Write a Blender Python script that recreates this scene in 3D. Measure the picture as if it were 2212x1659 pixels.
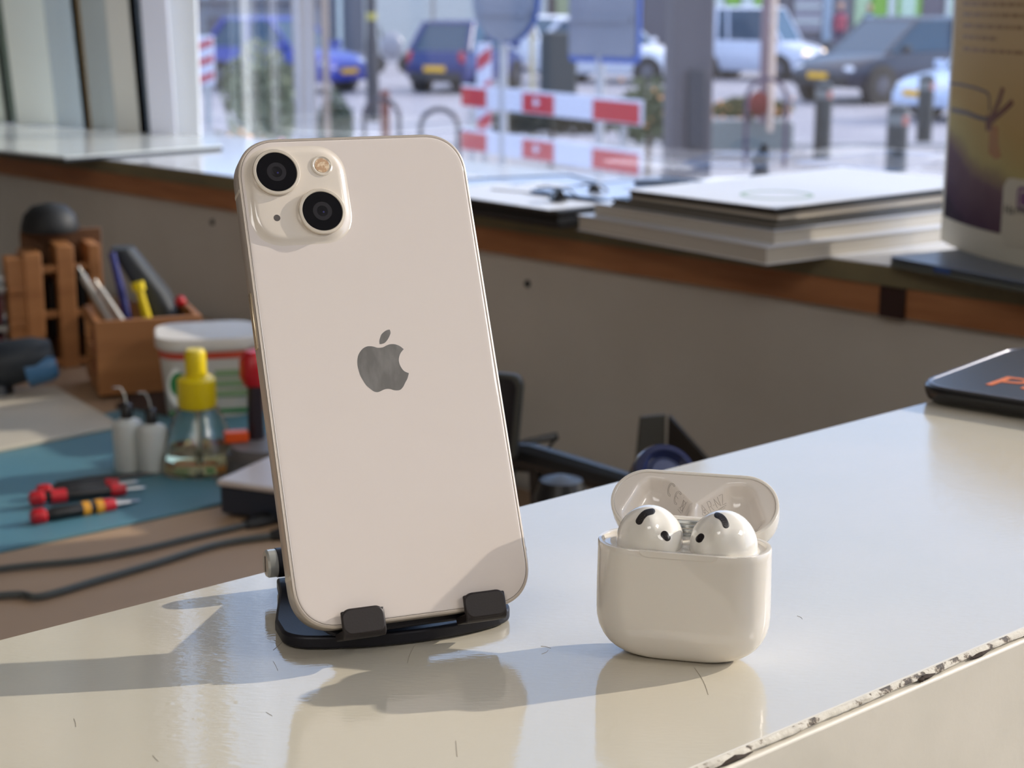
import bpy, bmesh, math, random
from mathutils import Vector, Matrix
from mathutils.bvhtree import BVHTree
R = math.radians
SC = bpy.context.scene
COL = SC.collection
for o in list(bpy.data.objects):
    bpy.data.objects.remove(o)

# ------------------------------------------------------------------ camera, light, exposure
CZ = 1.238                      # eye height above the shop floor
FPX, PIT = 3700.0, R(13.048)
cam = bpy.data.objects.new('camera', bpy.data.cameras.new('camera'))
COL.objects.link(cam)
cam.location = (0, 0, CZ)
cam.rotation_euler = (R(90) - PIT, 0, 0)
cam.data.sensor_width = 36
cam.data.lens = 36 * FPX / 2212
cam.data.clip_start = 0.02
cam.data.clip_end = 500
cam.data.dof.use_dof = True
cam.data.dof.focus_distance = 0.505
cam.data.dof.aperture_fstop = 21.0
SC.camera = cam
SC.view_settings.view_transform = 'Standard'
SC.view_settings.look = 'None'
SC.view_settings.gamma = 1
SC.view_settings.exposure = 0.15
SC.view_settings.use_curve_mapping = False

w = bpy.data.worlds.new('sky'); SC.world = w; w.use_nodes = True
nt = w.node_tree; nt.nodes.clear()
wo = nt.nodes.new('ShaderNodeOutputWorld'); bg = nt.nodes.new('ShaderNodeBackground')
tc = nt.nodes.new('ShaderNodeTexCoord'); sp = nt.nodes.new('ShaderNodeSeparateXYZ')
rp = nt.nodes.new('ShaderNodeValToRGB'); ns = nt.nodes.new('ShaderNodeTexNoise')
nt.links.new(tc.outputs['Generated'], sp.inputs[0]); nt.links.new(tc.outputs['Generated'], ns.inputs['Vector'])
ns.inputs['Scale'].default_value = 2.2; ns.inputs['Detail'].default_value = 5
nt.links.new(sp.outputs['Z'], rp.inputs[0])
rp.color_ramp.elements[0].position = 0.0; rp.color_ramp.elements[0].color = (0.62, 0.74, 1.0, 1)
q_ = rp.color_ramp.elements.new(.16); q_.color = (0.34, 0.53, 0.90, 1); q_ = rp.color_ramp.elements.new(.48); q_.color = (0.36, 0.55, 0.90, 1)
rp.color_ramp.elements[-1].position = 0.8; rp.color_ramp.elements[-1].color = (0.80, 0.84, 1.0, 1)
mx = nt.nodes.new('ShaderNodeMix'); mx.data_type = 'RGBA'
cr = nt.nodes.new('ShaderNodeMapRange'); cr.inputs[1].default_value = .45; cr.inputs[2].default_value = .65; cr.inputs[4].default_value = .12
nt.links.new(ns.outputs['Fac'], cr.inputs[0]); nt.links.new(cr.outputs[0], mx.inputs[0])
nt.links.new(rp.outputs[0], mx.inputs[6]); mx.inputs[7].default_value = (0.80, 0.86, 1.0, 1)
nt.links.new(mx.outputs[2], bg.inputs[0]); bg.inputs[1].default_value = 3.1
nt.links.new(bg.outputs[0], wo.inputs[0])

sun = bpy.data.objects.new('sun', bpy.data.lights.new('sun', 'SUN')); COL.objects.link(sun)
sun.data.energy = 6.2; sun.data.angle = R(0.6); sun.data.color = (1.0, 0.91, 0.78)
sun.rotation_euler = Vector((2.15, 0.77, 1.0)).to_track_quat('Z', 'Y').to_euler()

def area(name, loc, target, sx, sy, power, color):
    L = bpy.data.objects.new(name, bpy.data.lights.new(name, 'AREA')); COL.objects.link(L)
    L.data.shape = 'RECTANGLE'; L.data.size = sx; L.data.size_y = sy
    L.data.energy = power; L.data.color = color
    L.location = loc
    L.rotation_euler = (Vector(loc) - Vector(target)).to_track_quat('Z', 'Y').to_euler()
    return L
area('fill_light', (-0.6, -2.0, 2.72), (-0.6, -2.0, 0), 1.6, 1.2, 29, (1.0, 0.965, 0.93))  # unseen area light, added under the ceiling as general room fill
area('fill_light', (2.25, -0.6, 2.72), (2.25, -0.6, 0), 0.8, 0.8, 27, (1.0, 0.965, 0.93))  # second added fill, out of view, lifts the counter top and phone

# ------------------------------------------------------------------ helpers
def lin(c):
    c = c / 255.0
    return c / 12.92 if c <= 0.04045 else ((c + 0.055) / 1.055) ** 2.4
def rgb(r, g, b): return (lin(r), lin(g), lin(b), 1)

MATS = {}
def mat(name, col, rough=0.5, metal=0.0, spec=0.5, emit=None, es=0, trans=0, coat=0, coatr=0.03, ior=1.5,
        noise=None, bump=None, alpha=1, sss=0, sheen=0):
    """noise=(scale, colour2, lo, hi[, stretch xyz]); bump=(scale, strength[, distance])"""
    if name in MATS: return MATS[name]
    m = bpy.data.materials.new(name); m.use_nodes = True
    t = m.node_tree; b = t.nodes['Principled BSDF']
    b.inputs['Base Color'].default_value = col
    b.inputs['Roughness'].default_value = rough
    b.inputs['Metallic'].default_value = metal
    b.inputs['Specular IOR Level'].default_value = spec
    b.inputs['IOR'].default_value = ior
    b.inputs['Transmission Weight'].default_value = trans
    b.inputs['Coat Weight'].default_value = coat
    b.inputs['Coat Roughness'].default_value = coatr
    b.inputs['Alpha'].default_value = alpha
    if sss:
        b.inputs['Subsurface Weight'].default_value = sss
        b.inputs['Subsurface Radius'].default_value = (0.003, 0.002, 0.0015)
    if emit:
        b.inputs['Emission Color'].default_value = emit; b.inputs['Emission Strength'].default_value = es
    co = t.nodes.new('ShaderNodeTexCoord')
    if noise:
        n = t.nodes.new('ShaderNodeTexNoise'); n.inputs['Scale'].default_value = noise[0]; n.inputs['Detail'].default_value = 5
        src = co.outputs['Object']
        if len(noise) > 4:
            mp = t.nodes.new('ShaderNodeMapping'); mp.inputs['Scale'].default_value = noise[4]
            t.links.new(src, mp.inputs[0]); src = mp.outputs[0]
        t.links.new(src, n.inputs['Vector'])
        mr = t.nodes.new('ShaderNodeMapRange'); mr.inputs[1].default_value = noise[2]; mr.inputs[2].default_value = noise[3]
        t.links.new(n.outputs['Fac'], mr.inputs[0])
        x = t.nodes.new('ShaderNodeMix'); x.data_type = 'RGBA'
        x.inputs[6].default_value = col; x.inputs[7].default_value = noise[1]
        t.links.new(mr.outputs[0], x.inputs[0]); t.links.new(x.outputs[2], b.inputs['Base Color'])
    if bump:
        n2 = t.nodes.new('ShaderNodeTexNoise'); n2.inputs['Scale'].default_value = bump[0]; n2.inputs['Detail'].default_value = 4
        t.links.new(co.outputs['Object'], n2.inputs['Vector'])
        bp = t.nodes.new('ShaderNodeBump'); bp.inputs['Strength'].default_value = bump[1]
        bp.inputs['Distance'].default_value = bump[2] if len(bump) > 2 else 0.001
        t.links.new(n2.outputs['Fac'], bp.inputs['Height']); t.links.new(bp.outputs[0], b.inputs['Normal'])
    MATS[name] = m
    return m

def pane_mat(name, refl, tint=(1, 1, 1, 1), ior=1.9):
    m = bpy.data.materials.new(name); m.use_nodes = True
    t = m.node_tree; t.nodes.clear()
    o = t.nodes.new('ShaderNodeOutputMaterial'); a = t.nodes.new('ShaderNodeBsdfTransparent'); g = t.nodes.new('ShaderNodeBsdfGlossy')
    g.inputs['Roughness'].default_value = 0.0; a.inputs[0].default_value = tint
    ge = t.nodes.new('ShaderNodeNewGeometry'); dt = t.nodes.new('ShaderNodeVectorMath'); dt.operation = 'DOT_PRODUCT'
    t.links.new(ge.outputs['Normal'], dt.inputs[0]); t.links.new(ge.outputs['Incoming'], dt.inputs[1])
    def mth(op, x, y):
        n = t.nodes.new('ShaderNodeMath'); n.operation = op
        for i, q in enumerate((x, y)):
            if q is None: continue
            if isinstance(q, (int, float)): n.inputs[i].default_value = q
            else: t.links.new(q, n.inputs[i])
        return n.outputs[0]
    c = mth('ABSOLUTE', dt.outputs['Value'], None)
    p5 = mth('POWER', mth('SUBTRACT', 1.0, c), 5.0)
    k = mth('ADD', mth('MULTIPLY', p5, 1 - refl), refl)
    s = t.nodes.new('ShaderNodeMixShader')
    t.links.new(k, s.inputs[0])
    t.links.new(a.outputs[0], s.inputs[1]); t.links.new(g.outputs[0], s.inputs[2]); t.links.new(s.outputs[0], o.inputs[0])
    return m

class MB:
    """collects geometry; build() links it as one mesh object"""
    def __init__(s): s.v = []; s.f = []; s.mi = []; s.m = 0
    def add(s, vs, fs):
        k = len(s.v); s.v += [tuple(x) for x in vs]
        for f in fs: s.f.append(tuple(i + k for i in f)); s.mi.append(s.m)
        return s
    def box(s, c, d, yaw=0, M=None):
        c = Vector(c); h = Vector(d) / 2
        rm = M if M else Matrix.Rotation(yaw, 3, 'Z')
        vs = [c + rm @ Vector((x * h.x, y * h.y, z * h.z)) for x in (-1, 1) for y in (-1, 1) for z in (-1, 1)]
        return s.add(vs, [(0, 1, 3, 2), (4, 6, 7, 5), (0, 4, 5, 1), (2, 3, 7, 6), (0, 2, 6, 4), (1, 5, 7, 3)])
    def prism(s, poly, z0, z1, M=None):
        """polygon (x,y) extruded z0..z1, M optional 4x4"""
        n = len(poly)
        ar = sum(poly[i][0] * poly[(i + 1) % n][1] - poly[(i + 1) % n][0] * poly[i][1] for i in range(n))
        if ar < 0: poly = poly[::-1]
        vs = [Vector((x, y, z0)) for x, y in poly] + [Vector((x, y, z1)) for x, y in poly]
        if M: vs = [M @ v for v in vs]
        return s.add(vs, [tuple(range(n))[::-1], tuple(range(n, 2 * n))] + [(i, (i + 1) % n, n + (i + 1) % n, n + i) for i in range(n)])
    def tube(s, pts, r, n=10, cap=True):
        pts = [Vector(p) for p in pts]; rs = r if isinstance(r, (list, tuple)) else [r] * len(pts)
        rings = []; up = None
        for i, p in enumerate(pts):
            d = (pts[min(i + 1, len(pts) - 1)] - pts[max(i - 1, 0)]).normalized()
            if up is None:
                up = Vector((0, 0, 1)) if abs(d.z) < .9 else Vector((1, 0, 0))
            a = d.cross(up).normalized(); b = a.cross(d).normalized(); up = b
            rings.append([p + (a * math.cos(2 * math.pi * k / n) + b * math.sin(2 * math.pi * k / n)) * rs[i] for k in range(n)])
        return s.loft(rings, cap)
    def loft(s, rings, cap=True, close=True):
        n = len(rings[0]); vs = [p for r in rings for p in r]; fs = []
        for i in range(len(rings) - 1):
            for k in range(n if close else n - 1):
                a = i * n + k; b = i * n + (k + 1) % n
                fs.append((a, b, b + n, a + n))
        if cap:
            fs.append(tuple(range(n))[::-1]); fs.append(tuple(range((len(rings) - 1) * n, len(rings) * n)))
        return s.add(vs, fs)
    def lathe(s, prof, c=(0, 0, 0), n=32, M=None):
        """prof list of (r,z)"""
        c = Vector(c); rings = []
        for r, z in prof:
            ring = [Vector((r * math.cos(2 * math.pi * k / n), r * math.sin(2 * math.pi * k / n), z)) for k in range(n)]
            if M: ring = [M @ p for p in ring]
            rings.append([p + c for p in ring])
        return s.loft(rings)
    def ball(s, c, r, n=14, sc=(1, 1, 1)):
        prof = [(max(1e-5, math.sin(math.pi * i / n)) * r, -math.cos(math.pi * i / n) * r) for i in range(n + 1)]
        c = Vector(c)
        return s.loft([[c + Vector((q * math.cos(2 * math.pi * k / n) * sc[0], q * math.sin(2 * math.pi * k / n) * sc[1], z * sc[2])) for k in range(n)] for q, z in prof])
    def quad(s, a, b, c, d): return s.add([a, b, c, d], [(0, 1, 2, 3)])
    def build(s, name, m, parent=None, smooth=False, bevel=0, seg=2, angle=35, flip=False):
        me = bpy.data.meshes.new(name); me.from_pydata([tuple(v) for v in s.v], [], s.f)
        ms = m if isinstance(m, (list, tuple)) else [m]
        for q in ms: me.materials.append(q)
        for p, i in zip(me.polygons, s.mi): p.material_index = min(i, len(ms) - 1)
        bm = bmesh.new(); bm.from_mesh(me)
        if not flip: bmesh.ops.recalc_face_normals(bm, faces=bm.faces)
        bm.to_mesh(me); bm.free()
        me.update()
        o = bpy.data.objects.new(name, me); COL.objects.link(o)
        if parent: o.parent = parent
        if smooth:
            for p in me.polygons: p.use_smooth = True
            try: me.set_sharp_from_angle(angle=R(angle))
            except Exception: pass
        if bevel:
            b = o.modifiers.new('bevel', 'BEVEL'); b.width = bevel; b.segments = seg; b.limit_method = 'ANGLE'; b.angle_limit = R(40)
            b.harden_normals = False
            for p in me.polygons: p.use_smooth = True
            try: me.set_sharp_from_angle(angle=R(50))
            except Exception: pass
        return o

def tag(o, label=None, cat=None, group=None, kind=None):
    if label: o['label'] = label
    if cat: o['category'] = cat
    if group: o['group'] = group
    if kind: o['kind'] = kind
    return o
def empty(name, loc=(0, 0, 0), rz=0, M=None):
    o = bpy.data.objects.new(name, None); COL.objects.link(o); o.empty_display_size = .02
    if M: o.matrix_world = M
    else: o.location = loc; o.rotation_euler = (0, 0, rz)
    return o
def dup(root, loc=None, rz=None, label=None, scale=None):
    r = root.copy(); COL.objects.link(r)
    if loc is not None: r.location = loc
    if rz is not None: r.rotation_euler = (0, 0, rz)
    if scale: r.scale = (scale,) * 3
    if label: r['label'] = label
    for ch in list(root.children):
        c = ch.copy(); COL.objects.link(c); c.parent = r
        for g in list(ch.children):
            d = g.copy(); COL.objects.link(d); d.parent = c
    return r
def struct(o): o['kind'] = 'structure'; return o

# points of the place from the survey of the view: distance comes from the height of the surface they lie on
def ray(u, v):
    x, y = (u - 1106) / FPX, (829.5 - v) / FPX
    return Vector((x, math.cos(PIT) + y * math.sin(PIT), -math.sin(PIT) + y * math.cos(PIT)))
def at(u, v, h):
    d = ray(u, v); return Vector((0, 0, CZ)) + d * (-h / d.z)
def aty(u, v, Y):
    d = ray(u, v); return Vector((0, 0, CZ)) + d * (Y / d.y)
def rrect(w, h, r, n=8, cx=0, cy=0, ex=2.0):
    pts = []
    for sx, sy, a0 in ((1, 1, 0), (-1, 1, 90), (-1, -1, 180), (1, -1, 270)):
        for i in range(n + 1):
            a = R(a0 + 90 * i / n); ca, sa = math.cos(a), math.sin(a)
            px = math.copysign(abs(ca) ** (2 / ex), ca); py = math.copysign(abs(sa) ** (2 / ex), sa)
            pts.append((cx + sx * (w / 2 - r) + px * r, cy + sy * (h / 2 - r) + py * r))
    return pts
def text(name, body, m, size, M, parent=None, ext=0.0002, shear=0, align='CENTER'):
    cu = bpy.data.curves.new(name, 'FONT'); cu.body = body; cu.size = size; cu.extrude = ext; cu.shear = shear
    cu.align_x = align; cu.resolution_u = 3
    t = bpy.data.objects.new(name, cu); COL.objects.link(t)
    me = bpy.data.meshes.new_from_object(t); bpy.data.objects.remove(t)
    me.name = name; me.materials.clear(); me.materials.append(m)
    o = bpy.data.objects.new(name, me); COL.objects.link(o)
    if parent: o.parent = parent
    o.matrix_local = M
    return o
random.seed(4)
A3 = Vector((-0.6907, 0.7231, 0)); N3 = Vector((0.7231, 0.6907, 0)); Z3 = Vector((0, 0, 1))
SILL = CZ - 0.22; BENCH = CZ - 0.40; DESK = CZ - 0.50; TOP = CZ - 0.1883; STREET = CZ - 2.27
def wp(a, c, z): return A3 * a + N3 * c + Vector((0, 0, z))
WM = Matrix((( A3.x, N3.x, 0, 0), (A3.y, N3.y, 0, 0), (0, 0, 1, 0), (0, 0, 0, 1)))   # window frame coordinates: a along, c outward
WYAW = math.atan2(A3.y, A3.x)

# ------------------------------------------------------------------ common materials
m_paint = mat('counter_paint', rgb(210, 201, 184), 0.06, spec=0.75, noise=(9, rgb(202, 196, 180), .35, .65), bump=None)
m_wall = mat('panel_paint', rgb(218, 214, 206), 0.55, noise=(3, rgb(198, 192, 182), .3, .7))
m_white = mat('white_paint', rgb(226, 228, 220), 0.35)
m_ceil = mat('ceiling_paint', rgb(228, 224, 214), 0.8)
m_black = mat('black_plastic', rgb(22, 22, 24), 0.35)
m_chrome = mat('chrome', rgb(206, 206, 200), 0.25, metal=.45)
m_steel = mat('steel', rgb(150, 152, 155), 0.28, metal=1)
m_red = mat('red_plastic', rgb(180, 22, 34), 0.35)
m_yellow = mat('yellow_plastic', rgb(222, 196, 8), 0.35)
m_paper = mat('paper', rgb(228, 230, 236), 0.5)
# ================================================================== ROOM
def counter_paint():
    t = m_paint.node_tree; b = t.nodes['Principled BSDF']
    co = t.nodes.new('ShaderNodeTexCoord')
    n1 = t.nodes.new('ShaderNodeTexNoise'); n1.inputs['Scale'].default_value = 260; n1.inputs['Detail'].default_value = 3
    mp = t.nodes.new('ShaderNodeMapping'); mp.inputs['Rotation'].default_value = (0, 0, R(-40)); mp.inputs['Scale'].default_value = (1, 3.2, 1)
    t.links.new(co.outputs['Object'], mp.inputs[0]); t.links.new(mp.outputs[0], n1.inputs['Vector'])
    vo = t.nodes.new('ShaderNodeTexVoronoi'); vo.inputs['Scale'].default_value = 95
    t.links.new(co.outputs['Object'], vo.inputs['Vector'])
    mr = t.nodes.new('ShaderNodeMapRange'); mr.inputs[1].default_value = 0.0; mr.inputs[2].default_value = .12; mr.inputs[3].default_value = 1; mr.inputs[4].default_value = 0
    t.links.new(vo.outputs['Distance'], mr.inputs[0])
    n3 = t.nodes.new('ShaderNodeTexNoise'); n3.inputs['Scale'].default_value = 28
    t.links.new(co.outputs['Object'], n3.inputs['Vector'])
    a = t.nodes.new('ShaderNodeMath'); a.operation = 'MULTIPLY_ADD'; a.inputs[1].default_value = .45
    t.links.new(mr.outputs[0], a.inputs[0]); t.links.new(n1.outputs['Fac'], a.inputs[2])
    a2 = t.nodes.new('ShaderNodeMath'); a2.operation = 'MULTIPLY_ADD'; a2.inputs[1].default_value = .8
    t.links.new(n3.outputs['Fac'], a2.inputs[0]); t.links.new(a.outputs[0], a2.inputs[2])
    bp = t.nodes.new('ShaderNodeBump'); bp.inputs['Strength'].default_value = 0.16; bp.inputs['Distance'].default_value = 0.0003
    t.links.new(a2.outputs[0], bp.inputs['Height']); t.links.new(bp.outputs[0], b.inputs['Normal'])
counter_paint()

# counter: worktop slab, chipped edge strip, front panel
n0, n1 = at(1500, 1657, .1883), at(2212, 1356, .1883)
f0, f1 = at(0, 1381, .1883), at(2000, 869, .1883)
dn = (n1 - n0).normalized(); df = (f1 - f0).normalized()
NA = n0 - dn * .75; FA = f0 - df * .45
NB = n0 + dn * ((1.165 - n0.dot(N3)) / dn.dot(N3)); FB = f0 + df * ((1.165 - f0.dot(N3)) / df.dot(N3))
ctr = empty('counter', ((NA + NB + FA + FB) / 4).to_2d().to_3d())
cl = Vector(ctr.location)
tag(ctr, 'cream gloss-painted counter with a chipped front edge under the phone and earbud case', 'counter')
P = [tuple((p - cl).to_2d()) for p in (NA, NB, FB, FA)]
MB().prism(P, TOP - .028, TOP).build('worktop', m_paint, ctr, bevel=.0007)
on = Vector((dn.y, -dn.x, 0))      # outward from the front face
def edge_mat():
    m = mat('chipped_edge', rgb(214, 209, 198), 0.6)
    t = m.node_tree; b = t.nodes['Principled BSDF']; co = t.nodes.new('ShaderNodeTexCoord')
    n = t.nodes.new('ShaderNodeTexNoise'); n.inputs['Scale'].default_value = 150; n.inputs['Detail'].default_value = 8; n.inputs['Roughness'].default_value = .7
    t.links.new(co.outputs['Object'], n.inputs['Vector'])
    r = t.nodes.new('ShaderNodeValToRGB'); e = r.color_ramp.elements
    e[0].position = .415; e[0].color = rgb(62, 50, 40); e[1].position = .48; e[1].color = rgb(205, 198, 184)
    x = e.new(.445); x.color = rgb(140, 126, 108)
    t.links.new(n.outputs['Fac'], r.inputs[0]); t.links.new(r.outputs[0], b.inputs['Base Color'])
    bp = t.nodes.new('ShaderNodeBump'); bp.inputs['Distance'].default_value = .001; bp.inputs['Strength'].default_value = .8
    t.links.new(n.outputs['Fac'], bp.inputs['Height']); t.links.new(bp.outputs[0], b.inputs['Normal'])
    return m
m_edge = edge_mat()
# irregular broken paint lip running the length of the edge
es = MB(); rnd = random.Random(7); L = (NB - NA).length; nseg = 700; ring = []
for i in range(nseg + 1):
    s_ = i / nseg * L
    p = NA + dn * s_ - cl; p.z = 0
    j = (rnd.random() - .5) * .0007 + math.sin(s_ * 210) * .0002
    gap = .0011 * max(0, math.sin(s_ * 31 + 1.3) * math.sin(s_ * 83)) ** 2
    ring.append([p + on * (.0001) + Vector((0, 0, TOP - .0001 - gap * .2)), p + on * (.0010 + j) + Vector((0, 0, TOP - .0005 - gap)),
                 p + on * (.0012 + j * .6) + Vector((0, 0, TOP - .0015 - gap)), p + on * .0002 + Vector((0, 0, TOP - .0022))])
es.loft(ring, close=False, cap=False)
es.build('chipped_edge_strip', m_edge, ctr, smooth=True, angle=60)
for i in range(26):                       # dark open splits under the lip
    s_ = .62 + rnd.random() * .75; ln = .003 + rnd.random() ** 2 * .016
    pts = [NA + dn * (s_ + ln * k / 4) - cl + on * .0012 + Vector((0, 0, -.0024 - cl.z)) + Vector((0, 0, rnd.uniform(-.0002, .0002))) for k in range(5)]
    for q in pts: q.z = TOP - .0016 + rnd.uniform(-.0003, .0003)
    MB().tube(pts, [.0001, .0006, .0008, .0005, .0001], 6).build('split', mat('split_wood', rgb(58, 46, 38), .9), ctr)
M_ = Matrix((tuple((dn.x, on.x, 0, NA.x - cl.x)), tuple((dn.y, on.y, 0, NA.y - cl.y)), (0, 0, 1, 0), (0, 0, 0, 1)))
MB().prism([(0, -.02), (L, -.02), (L, .0022), (0, .0022)], TOP - .9, TOP - .0026, M_).build('front_panel', mat('front_panel_paint', rgb(222, 214, 200), .45, noise=(14, rgb(200, 194, 180), .3, .7), bump=(330, .12, .0004)), ctr, bevel=.0009)
# small scratches and hairs on the worktop
for (u0, v0, u1, v1, k) in ((622, 1368, 590, 1404, .12), (604, 1388, 592, 1382, .1), (590, 1428, 600, 1448, .05), (898, 1392, 880, 1432, -.08), (1168, 1395, 1190, 1400, .3), (1170, 1412, 1184, 1404, -.4), (1340, 1398, 1352, 1396, 0), (575, 1538, 588, 1546, 0), (985, 1600, 988, 1634, 0), (160, 1552, 164, 1570, .1), (330, 1632, 342, 1644, 0), (1500, 1442, 1530, 1500, .1), (1722, 1330, 1733, 1337, .5)):
    a_, b_ = at(u0, v0, .1882), at(u1, v1, .1882); q = []
    for k2 in range(7):
        t_ = k2 / 6; p = a_.lerp(b_, t_); d_ = (b_ - a_); p += Vector((-d_.y, d_.x, 0)) * k * math.sin(t_ * math.pi) * .3
        q.append(p - cl + Vector((0, 0, TOP - p.z + .00005)) + Vector((0, 0, 0)))
        q[-1].z = TOP + .00006
    MB().tube(q, .00005, 5).build('fine_scratch', mat('scratch', rgb(166, 156, 140), .7), ctr)

# floor, walls, ceiling (the shop behind and beside the camera)
CC = 1.50                                         # window glass line
a_l, a_r = 3.1, -2.6
W0, W1 = wp(a_l, CC, 0), wp(a_r, CC, 0)           # left and right ends of the window wall
room = [(W0.x, W0.y), (W1.x, W1.y), (W1.x - 2.6, W1.y - 2.72 - 1.5), (W0.x - 2.2, W0.y - 2.3 - 2.0)]
def poly(pts, z0, z1, name, m):
    return struct(MB().prism(pts, z0, z1).build(name, m))
poly(room, -.05, 0, 'floor', mat('floor_vinyl', rgb(120, 112, 102), .5, noise=(3, rgb(104, 98, 90), .3, .7)))
poly(room, 2.75, 2.85, 'ceiling', m_ceil)
def wallseg(p, q, name, z0=0, z1=2.75, th=.1, m=None):
    p, q = Vector((p[0], p[1], 0)), Vector((q[0], q[1], 0)); d = (q - p).normalized(); o_ = Vector((d.y, -d.x, 0)) * th
    cx = sum(x for x, y in room) / 4; cy = sum(y for x, y in room) / 4
    if ((p + q) / 2 + o_ - Vector((cx, cy, 0))).length < ((p + q) / 2 - Vector((cx, cy, 0))).length: o_ = -o_
    return struct(MB().prism([tuple(p.to_2d()), tuple(q.to_2d()), tuple((q + o_).to_2d()), tuple((p + o_).to_2d())], z0, z1).build(name, m or m_wallpaint))
m_wallpaint = mat('wall_paint', rgb(206, 198, 184), .8)
wallseg(room[1], room[2], 'wall_right')
wallseg(room[2], room[3], 'wall_back')
wallseg(room[3], room[0], 'wall_left', m=mat('wall_taupe', rgb(92, 88, 84), .8))
# window wall: panel below the sill, lintel above, glass between
C0 = 1.176
def wbox(a0, a1, c0, c1, z0, z1, name, m, parent=None, bevel=0):
    mb = MB().prism([(a0, c0), (a1, c0), (a1, c1), (a0, c1)], z0, z1, WM)
    return mb.build(name, m, parent, bevel=bevel)
struct(wbox(a_r, a_l, C0 + .008, C0 + .03, 0, SILL - .022, 'wall_window', m_wall))
struct(wbox(a_r, a_l, CC + .02, CC + .12, STREET, SILL - .03, 'wall_facade', mat('outer_brick', rgb(120, 96, 82), .8)))
struct(wbox(a_r, a_l, CC - .05, CC + .12, 2.35, 2.75, 'wall_lintel', m_white))
win = struct(wbox(a_r, a_l, CC, CC + .004, SILL, 2.35, 'window_1', pane_mat('window_pane', .27)))
# sill board and wooden rail
sl = wbox(a_r, a_l, C0 - .003, CC - .001, SILL - .0175, SILL, 'window_sill', mat('sill_laminate', rgb(222, 224, 228), .09, spec=.6, noise=(2.5, rgb(214, 216, 224), .3, .7), bump=(22, .08, .0006)), bevel=.0012)
tag(sl, 'deep glossy white window sill carrying the magazines and leaflet stand', 'window sill', kind='structure')
eb = wbox(a_r, a_l, C0 - .0042, C0 - .003, SILL - .0172, SILL - .0008, 'edge_band', mat('sill_edge', rgb(128, 118, 88), .5, noise=(16, rgb(110, 102, 78), .3, .7)), sl)
rail = wbox(a_r, a_l, C0 - .001, C0 + .012, SILL - .042, SILL - .0176, 'wooden_rail', mat('rail_wood', rgb(186, 128, 86), .5, noise=(10, rgb(156, 100, 62), .3, .7, (1, 1, 9))))
tag(rail, 'brown varnished wooden batten screwed beneath the front edge of the sill', 'batten')
p = aty(1897, 640, 1.36); ac = p.dot(A3)
cb = wbox(ac - .012, ac + .012, C0 - .0045, C0 - .0005, SILL - .043, SILL - .0178, 'metal_bracket', mat('dark_bronze', rgb(58, 38, 36), .4, metal=.4), bevel=.001)
tag(cb, 'small dark brown clip over the wooden batten near the leaflet stand', 'bracket')
for (u, v, lb) in ((459, 480, 'small dark screw head in the grey panel left of the phone'), (1140, 613, 'small dark screw head in the grey panel right of the phone')):
    d = ray(u, v); s_ = (C0 + .008) / d.dot(N3); p = Vector((0, 0, CZ)) + d * s_
    q = MB().lathe([(.0001, 0), (.004, 0), (.0035, .0015), (.0001, .002)], p, 16, Matrix.Rotation(math.atan2(-N3.y, -N3.x), 3, 'Z') @ Matrix.Rotation(R(90), 3, 'Y')).build('screw_head', mat('dark_screw', rgb(40, 46, 50), .4, metal=.6), smooth=True)
    tag(q, lb, 'screw')
# white panels and frame at the left of the window: boards on the sill between the glass and the room
def vboard(u, vb, w_, t_, h, m, name, lab, cat, lean=0.0, yaw=0, hb=.2199, parent=None):
    """upright board whose right lower corner stands at (u, vb) on the sill, running to the left"""
    p = at(u, vb, hb)
    dx = Vector((-1, .0, 0)); dx.rotate(Matrix.Rotation(yaw, 3, 'Z')); dy = Vector((-dx.y, dx.x, 0)); dy = dy if dy.y > 0 else -dy
    top = Vector((-1, 0, 0)) * (lean * h) + Vector((0, 0, h))
    b = [p, p + dx * w_, p + dx * w_ + dy * t_, p + dy * t_]
    mb = MB().loft([b, [q + top for q in b]])
    o = mb.build(name, m, parent, bevel=.002)
    if lab: tag(o, lab, cat)
    return o
m_frameW = mat('frame_white', rgb(242, 246, 246), .4)
fr = vboard(433, 296, .048, .012, 1.3, m_frameW, 'window_frame', None, None, lean=-.008)
tag(fr, 'broad white window post at the left end of the glass', 'window frame', kind='structure'); fr.name = 'trim_1'
vboard(383, 300, 0.040, .004, 1.3, mat('frame_lilac', rgb(238, 240, 250), .35), 'trim_2', None, None, lean=.03)['kind'] = 'structure'
vboard(349, 297, 0.033, .004, 1.3, mat('frame_bluegrey', rgb(78, 92, 104), .35), 'trim_3', None, None, lean=.045)['kind'] = 'structure'
vboard(322, 297, 0.048, .004, 1.3, mat('frame_cream', rgb(222, 222, 212), .4), 'trim_4', None, None, lean=.045)['kind'] = 'structure'
vboard(280, 290, 0.057, .004, 1.3, mat('frame_grey', rgb(182, 190, 188), .45), 'trim_5', None, None, lean=.048)['kind'] = 'structure'
vboard(217, 282, 0.027, .004, 1.3, mat('frame_tan', rgb(150, 124, 84), .5), 'trim_6', None, None, lean=.055)['kind'] = 'structure'
vboard(198, 282, 0.054, .004, 1.3, mat('frame_bluewhite', rgb(204, 218, 222), .45), 'trim_7', None, None, lean=.055)['kind'] = 'structure'
vboard(138, 272, 0.076, .004, 1.3, mat('frame_ivory', rgb(236, 240, 226), .45), 'trim_8', None, None, lean=.065)['kind'] = 'structure'
vboard(47, 266, 0.028, .004, 1.3, mat('frame_dark', rgb(96, 108, 96), .5), 'trim_9', None, None, lean=.065)['kind'] = 'structure'
vboard(26, 266, 0.134, .004, 1.3, mat('frame_pale', rgb(206, 212, 196), .5), 'trim_10', None, None, lean=.065)['kind'] = 'structure'
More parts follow.
